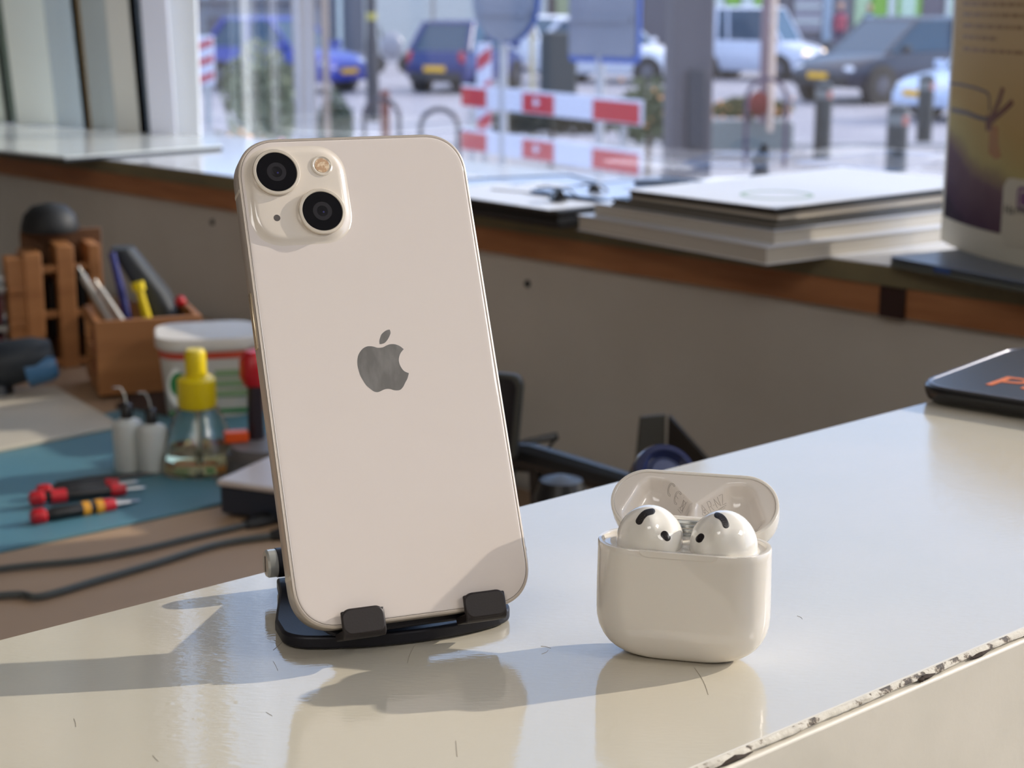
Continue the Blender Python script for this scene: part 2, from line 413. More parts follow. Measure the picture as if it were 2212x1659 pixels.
# ================================================================== PHONE  (mm -> m in local frame: x right, y up, z out of the back)
PR = Matrix(((.9337, -.1551, .3226), (.3580, .4016, -.8429), (.0012, .9026, .4305)))
PT = Vector((-.03797, .49404, CZ - .11036))
PM = Matrix.Translation(PT) @ PR.to_4x4()
m_frame = mat('phone_frame', rgb(198, 187, 176), .3, metal=.4)
m_backg = mat('phone_back', rgb(222, 212, 206), .07, spec=.5, coat=.35, coatr=.02)
ph = empty('smartphone', M=PM)
tag(ph, 'cream white smartphone leaning back-side out on the black stand', 'smartphone')
mm = .001
def rr(w_, h_, r_, n=14): return [(x * mm, y * mm) for x, y in rrect(w_, h_, r_, n, ex=2.35)]
def slab(mb, sections):
    """sections: list of (inset mm, z mm) of the rounded outline"""
    rings = []
    for ins, z in sections:
        rings.append([Vector((x, y, z * mm)) for x, y in rr(71.5 - 2 * ins, 146.7 - 2 * ins, 13.2 - ins)])
    mb.loft(rings)
fm = MB(); slab(fm, [(.6, -7.65), (.15, -7.5), (0, -7.1), (0, -.55), (.1, -.22), (.42, -.02), (.75, 0), (.95, -.05)])
fm.build('frame', m_frame, ph, smooth=True, angle=60)
gb = MB(); slab(gb, [(1.0, -.6), (1.0, -.02), (1.12, .07), (1.5, .11), (2.4, .12)])
gb.build('back_glass', m_backg, ph, smooth=True, angle=60)
gs = MB(); slab(gs, [(.8, -7.7), (.8, -7.4)])
gs.build('screen_glass', mat('screen_black', rgb(8, 8, 10), .08), ph)
lr = MB(); slab(lr, [(.93, -.5), (.93, .005), (1.02, .005)])
lr.build('seam_line', mat('seam_dark', rgb(60, 50, 44), .6), ph, smooth=True)
# camera bump: swelling rounded square of the same glass
bmp = MB(); rings = []
for ins, z in ((0, .1), (.5, .16), (1.1, .42), (1.7, .85), (2.1, 1.12), (2.6, 1.28), (3.3, 1.34), (9, 1.35)):
    rings.append([Vector((x * mm, y * mm, z * mm)) for x, y in rrect(31.4 - 2 * ins, 31.2 - 2 * ins, max(10.2 - ins, .6), 12, -18.3, 55.3, 2.3)])
bmp.loft(rings)
bump = bmp.build('camera_plateau', mat('plateau_glass', rgb(222, 212, 200), .07, spec=.6, coat=.6, coatr=.01), ph, smooth=True, angle=70)
m_ring = mat('lens_ring', rgb(224, 214, 200), .25, metal=.45)
m_lens = mat('lens_glass', (.004, .004, .006, 1), .05, spec=.25)
def lens(x, y):
    c = Vector((x, y, 0)) * mm
    r_ = MB().lathe([(6.0 * mm, 1.3 * mm), (7.1 * mm, 1.3 * mm), (7.15 * mm, 2.35 * mm), (6.95 * mm, 2.6 * mm), (6.25 * mm, 2.64 * mm), (6.08 * mm, 2.45 * mm), (6.06 * mm, 1.3 * mm)], c, 64).build('camera_lens', m_ring, ph, smooth=True)
    MB().lathe([(.01 * mm, 1.2 * mm), (6.05 * mm, 1.2 * mm), (6.05 * mm, 2.40 * mm), (5.95 * mm, 2.50 * mm), (.01 * mm, 2.47 * mm)], c, 64).build('lens_glass', m_lens, r_, smooth=True, angle=40)
    d = MB()
    for rad, w_, zz in ((2.9, .05, 2.49), (1.7, .08, 2.49)):
        d.lathe([((rad - w_) * mm, zz * mm), (rad * mm, zz * mm), (rad * mm, (zz + .01) * mm), ((rad - w_) * mm, (zz + .01) * mm)], c, 40)
    d.build('inner_ring', mat('lens_inner', (.012, .011, .016, 1), .25), r_)
    MB().ball(c + Vector((.3, -.3, 2.45)) * mm, .45 * mm, 12, (1, 1, .15)).build('lens_core', mat('lens_core', (.03, .03, .12, 1), .1), r_, smooth=True)
lens(-24.5, 62.1); lens(-12.3, 49.3)
c = Vector((-10.2, 63.9, 0)) * mm
fl = MB().lathe([(.01 * mm, 1.3 * mm), (3.25 * mm, 1.3 * mm), (3.2 * mm, 1.62 * mm), (2.75 * mm, 1.7 * mm), (2.4 * mm, 1.45 * mm), (.01 * mm, 1.42 * mm)], c, 48).build('flash', mat('flash_rim', rgb(216, 206, 192), .15, coat=.5), ph, smooth=True)
fd = MB().lathe([(.01 * mm, 1.4 * mm), (2.3 * mm, 1.42 * mm), (2.2 * mm, 1.56 * mm), (.01 * mm, 1.6 * mm)], c, 32)
fd.build('flash_diffuser', mat('flash_lens', rgb(196, 160, 128), .12, noise=(900, rgb(232, 210, 180), .45, .6), coat=.6), fl, smooth=True)
MB().lathe([(.01 * mm, 1.3 * mm), (1.05 * mm, 1.3 * mm), (1.0 * mm, 1.37 * mm), (.01 * mm, 1.37 * mm)], Vector((-26.0, 48.2, 0)) * mm, 24).build('microphone_hole', mat('mic', rgb(86, 80, 78), .6, metal=.3), ph)
# logo
LB = [(-0.1, 6.9), (-1.0, 7.0), (-2.0, 7.4), (-3.0, 7.6), (-4.0, 7.6), (-5.1, 7.2), (-6.1, 6.4), (-7.0, 5.2), (-7.5, 3.8), (-7.7, 2.2), (-7.6, 0.8), (-7.3, -1.0), (-6.7, -2.5), (-5.9, -4.1), (-4.8, -5.3), (-3.9, -6.1), (-3.0, -6.4), (-2.1, -6.3), (-1.0, -5.9), (0.0, -5.7), (1.1, -5.8), (2.1, -6.2), (3.1, -6.4), (4.2, -6.3), (5.2, -5.5), (6.1, -4.2), (6.9, -3.1), (7.6, -1.5), (6.3, -0.8), (5.5, 0.4), (5.1, 1.8), (5.2, 3.2), (5.9, 4.7), (7.1, 5.9), (6.2, 6.8), (5.2, 7.4), (4.1, 7.7), (2.9, 7.7), (1.9, 7.4), (0.9, 7.0), (0.2, 6.9)]
LL = [(3.7, 12.2), (3.8, 11.2), (3.3, 10.2), (2.6, 9.2), (1.6, 8.3), (0.6, 8.0), (-0.1, 8.0), (0.0, 9.0), (0.4, 10.0), (1.0, 11.0), (2.1, 11.8), (3.0, 12.15)]
def smooth_poly(pts, corners, k=5):
    out = []; n = len(pts)
    for i in range(n):
        p0, p1, p2, p3 = pts[i - 1], pts[i], pts[(i + 1) % n], pts[(i + 2) % n]
        if i in corners: p0 = p1
        if (i + 1) % n in corners: p3 = p2
        for j in range(k):
            t = j / k
            out.append(tuple(.5 * ((2 * p1[q]) + (-p0[q] + p2[q]) * t + (2 * p0[q] - 5 * p1[q] + 4 * p2[q] - p3[q]) * t * t + (-p0[q] + 3 * p1[q] - 3 * p2[q] + p3[q]) * t ** 3) for q in (0, 1)))
    return out
lg = MB()
for pts, cs in ((LB, {27, 33}), (LL, {0, 6})):
    pp = smooth_poly(pts, cs); lg.prism([(x * mm, y * mm) for x, y in pp], .08 * mm, .135 * mm)
lg.build('logo', mat('logo_mirror', rgb(128, 126, 124), .28, metal=.35, noise=(260, rgb(112, 110, 108), .4, .6, (1, .4, 1)), coat=.3), ph)
# side button and antenna breaks
MB().box(Vector((-35.9, 18.6, -3.8)) * mm, Vector((.7, 17, 2.4)) * mm).build('side_button', mat('button_metal', rgb(214, 196, 168), .25, metal=.8), ph, bevel=.0003)
an = mat('antenna_band', rgb(214, 204, 190), .4)
for nm, cc, dd in (('l1', (-35.76, 57.5, -3.8), (.1, 1.1, 7.0)), ('l2', (-35.76, -57.5, -3.8), (.1, 1.1, 7.0)), ('r1', (35.76, 57.5, -3.8), (.1, 1.1, 7.0)), ('r2', (35.76, -57.5, -3.8), (.1, 1.1, 7.0)), ('t', (-21.5, 73.36, -3.8), (1.1, .1, 7.0))):
    MB().box(Vector(cc) * mm, Vector(dd) * mm).build('antenna_band', an, ph)

# ================================================================== STAND
m_st = mat('stand_metal', rgb(30, 30, 38), .42, metal=.35, bump=(1800, .15, .0002))
m_st2 = mat('hook_metal', rgb(40, 34, 34), .45, metal=.2, bump=(1800, .12, .0002))
yaw = math.atan2(.3580, .9337)
SB = Vector((-.0266, .4646, TOP))
st = empty('phone_stand', SB, yaw)
tag(st, 'black folding metal phone stand with two hooks holding the phone', 'phone stand')
# base plate: bowed front edge
bp = []
def bez(p0, p1, p2, n=8): return [tuple((1 - t) ** 2 * p0[q] + 2 * t * (1 - t) * p1[q] + t * t * p2[q] for q in (0, 1)) for t in [i / n for i in range(n + 1)]]
bp += bez((-35.2, 24), (-35.8, 18.5), (-30, 15.0)) + bez((-26, 13.4), (0, 5.0), (24, 11.0), 14) + bez((28.5, 12.4), (34.5, 14.5), (35, 20)) + [(35, 30), (28, 56), (26, 68), (-26, 68), (-28, 56), (-35, 32)]
MB().prism([(x * mm, y * mm) for x, y in bp], .5 * mm, 4.6 * mm).build('base_plate', m_st, st, bevel=.0009, seg=3)
MB().prism([(x * mm * .93, (y * .93 + 2.5) * mm) for x, y in bp], 0, .6 * mm).build('rubber_pad', m_black, st)
bx = Matrix.Rotation(R(90), 3, 'Y')
def bar(x0, x1, c, r_, n=28): return MB().tube([Vector((x0, c[0], c[1])) * mm, Vector((x1, c[0], c[1])) * mm], r_ * mm, n)
HB = (66, 10.3)
bar(-26.4, 26.4, HB, 4.7).build('hinge_barrel', m_st, st, smooth=True)
for s_ in (-1, 1):
    cp = MB().lathe([(.01, 0), (4.5, 0), (4.5, 2.6), (4.0, 3.3), (.01, 3.4)], (0, 0, 0), 28)
    cp.v = [tuple(Vector((s_ * (26.5 + z), HB[0] + y, HB[1] + x)) * mm) for x, y, z in cp.v]
    hc = cp.build('hinge_cap', m_chrome, st, smooth=True)
    MB().box(Vector((s_ * 29.92, HB[0], HB[1])) * mm, Vector((.1, .9, 5)) * mm).build('screw_slot', m_black, hc)
for sx in (-16, 16):
    MB().prism([(62 * mm, .004), (70.5 * mm, .004), (69 * mm, .012), (63 * mm, .012)], (sx - 6) * mm, (sx + 6) * mm, Matrix(((0, 0, 1, 0), (1, 0, 0, 0), (0, 1, 0, 0), (0, 0, 0, 1)))).build('hinge_lug', m_st, st)
# arm and back plate live in the phone's own tilt: convert to the stand's frame
inv = (Matrix.Translation(SB) @ Matrix.Rotation(yaw, 4, 'Z')).inverted()
T = inv @ PM
def tl(x, y, z): return T @ (Vector((x, y, z)) * mm)
topc = tl(0, -54, -13.5)
lo = Vector((0, HB[0] * mm, HB[1] * mm))
dv = (topc - lo).normalized(); nx = Vector((1, 0, 0)); nz = nx.cross(dv).normalized()
am = MB()
def plate(mb, p, q, w_, th):
    vs = []
    for e in (p, q):
        for sx in (-1, 1):
            for sz in (-1, 1): vs.append(e + nx * sx * w_ / 2 + nz * sz * th / 2)
    mb.add(vs, [(0, 1, 3, 2), (4, 6, 7, 5), (0, 4, 5, 1), (2, 3, 7, 6), (0, 2, 6, 4), (1, 5, 7, 3)])
plate(am, lo, topc, .030, .0030)
am.build('support_arm', m_st, st, bevel=.0006)
MB().tube([topc - nx * .02, topc + nx * .02], .0042, 24).build('hinge_barrel', m_st, st, smooth=True)
pl = MB().prism([(x * mm, (y - 52) * mm) for x, y in rrect(56, 46, 7, 8)], -10.4 * mm, -7.95 * mm, T)
pl.build('back_plate', m_st, st, bevel=.0006)
def hook(x):
    w_, hw = 12.6, 6.3
    h_ = MB()
    # side outline (y, z): back plate, shelf under the phone, lip in front
    prof = [(-76.6, -8), (-76.9, 1.0), (-76.2, 2.1), (-75.2, 2.6), (-69.0, 2.5), (-69.0, 1.0), (-74.2, .85), (-74.35, -8)]
    h_.prism(prof, (x - hw), (x + hw), Matrix(((0, 0, 1, 0), (1, 0, 0, 0), (0, 1, 0, 0), (0, 0, 0, 1))))
    h_.v = [tuple(tl(*v)) for v in h_.v]
    lip = MB().prism([(a, b) for a, b in rrect(w_, 7.6, 2.6, 6, x, -72.2)], .75, 2.75)
    lip.v = [tuple(tl(*v)) for v in lip.v]
    o = h_.build('hook', m_st2, st, bevel=.0004)
    lip.build('hook_lip', m_st2, o, bevel=.0006, seg=3)
hook(-17.0); hook(19.6)

# ================================================================== CHARGING CASE
m_case = mat('case_white', rgb(228, 222, 213), .07, spec=.5, coat=.4, coatr=.02, sss=.12)
m_bud = mat('bud_white', rgb(236, 232, 224), .05, spec=.55, coat=.5, coatr=.015, sss=.08)
CX, CY, CYAW = .0491, .4655, R(-14)
cs = empty('earbud_case', (CX, CY, TOP), CYAW)
tag(cs, 'white glossy earbud charging case standing open with its lid up', 'earbud case')
def stadium(a, r_, n=24, cx=0, cy=0, e=2.0):
    """half straight length a, end radii r_ (x) and y semi-axis"""
    rx, ry = (r_ if isinstance(r_, tuple) else (r_, r_)); pts = []
    for s_, a0 in ((1, -90), (-1, 90)):
        for i in range(n + 1):
            t = R(a0 + 180 * i / n); pts.append((cx + s_ * a + math.cos(t) * rx, cy + math.sin(t) * ry))
    return pts
def case_ring(h, extra=0):
    """outline at height h (mm)"""
    Rx, Ry, e = 14.0, 11.5, 2.25
    tx = max(0, 1 - h / Rx); ty = max(0, 1 - h / Ry)
    ix = Rx * (1 - (1 - tx ** e) ** (1 / e)); iy = Ry * .62 * (1 - (1 - ty ** e) ** (1 / e))
    bulge = .25 * math.sin(min(1, h / 33) * math.pi)
    wx = 24.85 + bulge - ix - extra; wy = 10.55 + bulge * .7 - iy - extra
    r_ = min(10.6, wx * .45) if h < 14 else 10.6
    rx = min(wx * .98, 10.6 - extra)
    return [Vector((x * mm, y * mm, h * mm)) for x, y in stadium(wx - rx, (rx, wy))]
hs = [0, .15, .5, 1.0, 1.8, 3, 4.5, 6.5, 9, 11.5, 14, 18, 23, 28, 32, 33.8, 34.15]
rings = [case_ring(h) for h in hs[:-1]] + [[Vector((p.x, p.y, 34.2 * mm)) for p in case_ring(34.2, .25)]]
rings += [[Vector((p.x, p.y, z * mm)) for p in case_ring(34.2, ex)] for ex, z in ((1.3, 34.2), (1.5, 34.05), (1.6, 33.2))]
b_ = MB(); b_.loft(rings); b_.build('case_body', m_case, cs, smooth=True, angle=50)
# insert plate with the finger notch
ip = [Vector((p.x, p.y, 0)) for p in case_ring(34.2, 1.7)]
MB().prism([(p.x, p.y) for p in ip], 31.0 * mm, 33.0 * mm).build('inner_tray', m_case, cs)
nt_ = [(-11.3, 34.16), (11.3, 34.16), (10.6, 33.0), (9.0, 32.4), (-9.0, 32.4), (-10.6, 33.0)]
MB().prism([(x * mm, z * mm) for x, z in nt_], 10.45 * mm, 10.72 * mm, Matrix(((1, 0, 0, 0), (0, 0, -1, 0), (0, 1, 0, 0), (0, 0, 0, 1)))).build('finger_notch', m_case, cs, bevel=.0001)
# hinge
hg = MB().box(Vector((0, 9.2, 35.6)) * mm, Vector((11, 1.6, 6.5)) * mm)
h_ = hg.build('hinge', m_case, cs, bevel=.0002)
for k, z in enumerate((33.6, 34.9, 36.3, 37.6)):
    MB().box(Vector((0, 8.2, z)) * mm, Vector((7.5, .5, 1.0)) * mm).build('hinge_plate', mat('hinge_silver', rgb(172, 176, 178), .2, metal=.9), h_, bevel=.0001)
# lid: local plane xy = rim plane, +z away from the opening
LPHI = R(138)
# closed: rim plane faces down; opened about the back rim edge
Mh = Matrix.Translation(Vector((0, 10.9, 33.3)) * mm)
# lid frame: X = case x, Y (up the open lid) = from hinge outwards, Z = towards the dome
yv = Vector((0, math.sin(LPHI - math.pi / 2), math.cos(LPHI - math.pi / 2)))
zv = Vector((0, math.cos(LPHI - math.pi / 2), -math.sin(LPHI - math.pi / 2)))
# x, y, z must be right-handed: flip x
LM = Matrix(((-1, 0, 0, 0), (0, yv.y, zv.y, 0), (0, yv.z, zv.z, 0), (0, 0, 0, 1)))
LM = Mh @ LM @ Matrix.Translation((0, 10.6 * mm, 0))
lid = MB()
def st_ring(ins, z, dy=0): return [Vector((x * mm, (y + dy) * mm, z * mm)) for x, y in stadium(24.9 - 10.6, (10.6 - ins, 10.6 - ins))]
prof = [(1.05, .35), (.95, .02), (.25, 0), (.05, .15), (0, .6), (0, 4), (.25, 7), (.9, 9.2), (2.2, 11.0), (4.2, 12.1), (7.0, 12.6), (10.0, 12.7)]
lid.loft([st_ring(a, b) for a, b in prof], cap=False)
lid.add(st_ring(10.0, 12.7), [tuple(range(50))])
lido = lid.build('lid', m_case, cs, smooth=True, angle=40); lido.matrix_local = LM
# interior height field
def sd_poly(x, y, P_):
    d = 1e9; ins = False; n = len(P_)
    for i in range(n):
        ax, ay = P_[i]; bx_, by = P_[(i + 1) % n]
        ex, ey = bx_ - ax, by - ay; t = max(0, min(1, ((x - ax) * ex + (y - ay) * ey) / (ex * ex + ey * ey)))
        d = min(d, math.hypot(x - ax - ex * t, y - ay - ey * t))
        if (ay > y) != (by > y) and x < (bx_ - ax) * (y - ay) / (by - ay) + ax: ins = not ins
    return d if ins else -d
CAV = [(-21.6, -4.5), (-17.6, 5.6), (-14.6, 8.3), (-9.5, 7.9), (-7.6, 6.6), (-.75, .2), (-.35, -2), (-1.2, -9.5), (-19, -9.5)]
CAVR = [(-x, y) for x, y in CAV[::-1]]
def depth(x, y):
    s_ = max(sd_poly(x, y, CAV), sd_poly(x, y, CAVR)) + .25
    t = max(0, min(1, s_ / 3.0)); t = t * t * (3 - 2 * t)
    s2 = max(0, min(1, (s_ - 1.0) / 7)); s2 = s2 * (2 - s2)
    return .35 + 2.7 * t + 3.4 * s2
it = MB(); NR, NT = 46, 120; vs = []
for i in range(NR + 1):
    q = i / NR
    for k in range(NT):
        ring_ = k / NT * (4 * 14.3 + 2 * math.pi * 9.5)
        # walk round the stadium
        s_ = ring_; a_ = 14.3; r_ = 9.5
        if s_ < 2 * a_: px, py = -a_ + s_, -r_
        elif s_ < 2 * a_ + math.pi * r_: t = (s_ - 2 * a_) / r_ - math.pi / 2; px, py = a_ + math.cos(t) * r_, math.sin(t) * r_
        elif s_ < 4 * a_ + math.pi * r_: px, py = a_ - (s_ - 2 * a_ - math.pi * r_), r_
        else: t = (s_ - 4 * a_ - math.pi * r_) / r_ + math.pi / 2; px, py = -a_ + math.cos(t) * r_, math.sin(t) * r_
        cx_ = max(-a_, min(a_, px)) * (.98 * q + .02)
        x, y = cx_ + (px - max(-a_, min(a_, px))) * q, py * q
        if abs(px) <= a_: x = px * (.98 * q + .02); y = py * q
        vs.append(Vector((x * mm, y * mm, depth(x, y) * mm)))
fs = [(i * NT + k, i * NT + (k + 1) % NT, (i + 1) * NT + (k + 1) % NT, (i + 1) * NT + k) for i in range(NR) for k in range(NT)]
it.add(vs, fs); it.add(vs[:NT], [tuple(range(NT))])
lin_ = it.build('lid_lining', mat('lid_inside', rgb(224, 216, 208), .12, coat=.3), cs, smooth=True, angle=80); lin_.matrix_local = LM
# faint moulded-in grey marks on the lining: drawn as fine strokes lying on it
def strokes(polys, org, ux, uy, r_=.045):
    mb = MB()
    for pl_ in polys:
        q = []
        for i in range(len(pl_) - 1):
            for k in range(4):
                t = k / 4; q.append((pl_[i][0] * (1 - t) + pl_[i + 1][0] * t, pl_[i][1] * (1 - t) + pl_[i + 1][1] * t))
        q.append(pl_[-1])
        p3 = []
        for a, b in q:
            x = org[0] + ux[0] * a + uy[0] * b; y = org[1] + ux[1] * a + uy[1] * b
            p3.append(Vector((-x * mm, y * mm, (depth(-x, y) - .02) * mm)))
        mb.tube(p3, r_ * mm, 4)
    return mb
def arc(cx, cy, r_, a0, a1, n=10): return [(cx + r_ * math.cos(R(a0 + (a1 - a0) * i / n)), cy + r_ * math.sin(R(a0 + (a1 - a0) * i / n))) for i in range(n + 1)]
u45 = (.66, -.75); v45 = (.75, .66)
mk = [arc(0, 0, 1.25, 60, 300), arc(0, 0, .9, 62, 298), [(.63, 1.08), (.42, .8)], [(.63, -1.08), (.42, -.8)],
      arc(3.3, 0, 1.25, 60, 300), arc(3.3, 0, .9, 62, 298), [(2.4, 0), (3.6, 0)], [(3.93, 1.08), (3.72, .8)], [(3.93, -1.08), (3.72, -.8)],
      [(5.2, -1.1), (7.0, 1.1)], [(5.2, 1.1), (7.0, -1.1)], [(5.5, .7), (6.8, .7), (6.55, -1.0), (5.75, -1.0), (5.5, .7)], [(5.2, -1.5), (7.0, -1.5)]]
m_mark = mat('grey_print', rgb(120, 110, 104), .6)
o = strokes(mk, (-7.6, 5.1), u45, v45).build('conformity_mark', m_mark, lin_)
w45 = (.76, .65); x45 = (-.65, .76)
mk = [[(0, -.9), (1.1, .9), (2.2, -.9), (0, -.9)], arc(1.1, -.25, .35, 20, 340), [(.85, -.2), (1.05, -.5), (1.4, .1)],
      [(2.9, -.9), (2.9, .9), (3.7, .9), (3.95, .5), (3.7, .05), (2.9, .05)], [(3.5, .05), (4.0, -.9)], [(4.3, 0), (4.9, 0)],
      [(5.2, -.9), (5.2, .9), (6.5, -.9), (6.5, .9)], [(7.0, .9), (8.3, .9), (7.0, -.9), (8.3, -.9)]]
strokes(mk, (1.9, -1.2), w45, x45).build('conformity_mark', m_mark, lin_)
tiny = []; rr_ = random.Random(3)
for row in (0, 1):
    x = .5
    while x < 7.8 - row * .8:
        w_ = .16 + rr_.random() * .12; y = -1.35 - row * .42
        tiny.append([(x, y - .13), (x + w_ / 2, y + .14), (x + w_, y - .12)]); x += w_ + .1 + (.16 if rr_.random() < .15 else 0)
strokes(tiny, (1.9, -1.2), w45, x45, .03).build('small_print', m_mark, lin_)

# ------------------------------------------------------------------ earbuds
def bud(sgn, cx, label):
    """sgn -1: left one in the view. local origin on the case's rim plane"""
    M = Matrix.Translation(Vector((CX, CY, TOP))) @ Matrix.Rotation(CYAW, 4, 'Z') @ Matrix.Translation(Vector((cx, -.2, 33.2)) * mm)
    rt = empty('earbud', M=M); tag(rt, label, 'earbud')
    mb = MB(); nu, nv = 56, 40; rings = []
    E1 = (Vector((0, 0, .5)), Vector((9.9, 8.8, 10.9)))               # head
    E2 = (Vector((-sgn * 4.6, -1.8, 1.4)), Vector((4.9, 7.2, 6.4)))     # inner shoulder
    E3 = (Vector((sgn * -.8, -4.4, 4.6)), Vector((3.6, 4.2, 5.2)))    # nozzle swelling towards the viewer
    O = Vector((-sgn * 1.2, -1.0, 1.0))
    def rr2(d):
        ts = []
        for c_, ax in (E1, E2, E3):
            p = Vector(((O.x - c_.x) / ax.x, (O.y - c_.y) / ax.y, (O.z - c_.z) / ax.z)); q = Vector((d.x / ax.x, d.y / ax.y, d.z / ax.z))
            a = q.dot(q); b = 2 * p.dot(q); c2 = p.dot(p) - 1; D = b * b - 4 * a * c2
            ts.append((-b + math.sqrt(D)) / (2 * a) if D > 0 else 0)
        k = 1.6
        mxx = max(ts); t = mxx + math.log(sum(math.exp((x - mxx) * k) for x in ts)) / k - .25
        # flat inner side
        lim = 9.6
        if -sgn * d.x > 1e-6:
            tm = (lim + sgn * O.x) / (-sgn * d.x)
            kk = 3.0; mn = min(t, tm); t = mn - math.log(math.exp(-(t - mn) * kk) + math.exp(-(tm - mn) * kk)) / kk
        return t
    for i in range(nv + 1):
        th = math.pi * i / nv; ring = []
        for k in range(nu):
            fi = 2 * math.pi * k / nu
            d = Vector((math.sin(max(th, .001)) * math.cos(fi), math.sin(max(th, .001)) * math.sin(fi), -math.cos(th)))
            p = O + d * rr2(d); p.z = max(p.z, -1.2)
            ring.append(p * mm)
        rings.append(ring)
    mb.loft(rings)
    sh = mb.build('shell', m_bud, rt, smooth=True, angle=80)
    st_ = MB().tube([Vector((-sgn * 5.5, 0, -1)) * mm, Vector((-sgn * 5.5, 0, -19)) * mm], 2.9 * mm, 20)
    st_.build('stem', m_bud, rt, smooth=True)
    bv = BVHTree.FromPolygons([M @ Vector(v) for v in mb.v], mb.f)
    Mi = M.inverted()
    def patch(pix, name, m, off=.09, rim=None):
        mb2 = MB(); c0 = Vector((sum(p[0] for p in pix) / len(pix), sum(p[1] for p in pix) / len(pix)))
        rings = []; src = Vector((0, 0, CZ))
        for f_ in (1.0, .93, .75, .5, .25, .03):
            ring = []
            for p in pix:
                q = c0 + (Vector(p) - c0) * f_
                h = bv.ray_cast(src, ray(q.x, q.y).normalized())
                if h[0] is None: return
                e_ = off if f_ < .97 else -.05
                ring.append(Mi @ (h[0] + h[1] * (e_ * mm)))
            rings.append(ring)
        mb2.loft(rings, cap=False)
        return mb2.build(name, m, sh, smooth=True, angle=60)
    return patch
def capsule_pix(pts, w_, n=8):
    """outline of a bent capsule through pts (pixels of the 5.267x crop at 1280,1010)"""
    P_ = [Vector((1280 + x / 5.267, 1010 + y / 5.267)) for x, y in pts]; w_ = w_ / 5.267
    # smooth centreline
    C_ = []
    m_ = len(P_)
    for i in range(m_ - 1):
        p0, p1, p2, p3 = P_[max(i - 1, 0)], P_[i], P_[i + 1], P_[min(i + 2, m_ - 1)]
        for k in range(5):
            t = k / 5; C_.append(.5 * ((2 * p1) + (-p0 + p2) * t + (2 * p0 - 5 * p1 + 4 * p2 - p3) * t * t + (-p0 + 3 * p1 - 3 * p2 + p3) * t ** 3))
    C_.append(P_[-1]); Lf, Rt = [], []
    for i, c_ in enumerate(C_):
        d = (C_[min(i + 1, len(C_) - 1)] - C_[max(i - 1, 0)]).normalized(); nrm = Vector((-d.y, d.x))
        ww = w_ * (1 - .12 * i / len(C_)); Lf.append(c_ + nrm * ww / 2); Rt.append(c_ - nrm * ww / 2)
    d1 = (C_[-1] - C_[-2]).normalized(); d0 = (C_[0] - C_[1]).normalized()
    def capend(c_, d, a, b):
        out = []; r_ = (a - b).length / 2; v = (a - b) / 2
        for k in range(1, n): th = math.pi * k / n; out.append(c_ + v * math.cos(th) + d * r_ * math.sin(th))
        return out
    return Lf + capend(C_[-1], d1, Lf[-1], Rt[-1]) + Rt[::-1] + capend(C_[0], d0, Rt[0], Lf[0])
m_mesh = mat('speaker_mesh', rgb(26, 22, 24), .5, noise=(2600, rgb(70, 64, 62), .55, .62))
m_sens = mat('sensor_black', rgb(26, 22, 26), .25)
pa = bud(-1, -9.9, 'left earbud in the open case, head up with a curved black slot')
pa(capsule_pix([(528, 612), (560, 560), (610, 515), (680, 497)], 84), 'speaker_mesh', m_mesh)
pa(capsule_pix([(818, 762), (850, 800)], 90), 'sensor_window', m_sens)
pb = bud(1, 11.3, 'right earbud in the open case, beside the left one')
pb(capsule_pix([(1520, 655), (1497, 600), (1460, 560), (1415, 540)], 80), 'speaker_mesh', m_mesh)
pb(capsule_pix([(1212, 815), (1236, 785)], 86), 'sensor_window', m_sens)
# ================================================================== STREET (ground 2.27 m below the eye: the shop floor is raised)
EYE = CZ
def S(u, D): return (u - 1106) / 3735 * D         # sideways position of a thing seen at column u, distance D
m_road = mat('asphalt', rgb(150, 148, 156), .75, noise=(.7, rgb(136, 134, 144), .35, .65), bump=(40, .3, .004))
m_pave = mat('pavement', rgb(150, 147, 150), .8, noise=(1.5, rgb(134, 131, 136), .35, .65))
MBs = MB()
rd = struct(MB().box((4, 42, STREET - .1), (120, 34, .2)).build('road', m_road))
pv = struct(MB().box((4, 13.2, STREET - .09), (120, 23.5, .22)).build('pavement', m_pave))
pf = struct(MB().box((4, 66, STREET - .06), (140, 14, .28)).build('far_pavement', m_pave))
MBk = struct(MB().box((4, 25.0, STREET - .05), (120, .15, .24)).build('kerb', mat('kerb_stone', rgb(176, 174, 176), .8)))
m_glassc = mat('car_glass', (.03, .07, .12, 1), .06, spec=.35)
m_tyre = mat('tyre', rgb(28, 28, 30), .7)
m_rim = mat('rim', rgb(110, 110, 118), .35, metal=.7)
m_plate = mat('yellow_plate', rgb(236, 180, 20), .4)
m_trim = mat('bumper_black', rgb(36, 36, 42), .5)
m_lampg = mat('lamp_glass', rgb(210, 214, 224), .08, spec=.8)
m_tail = mat('tail_red', rgb(170, 20, 40), .2)
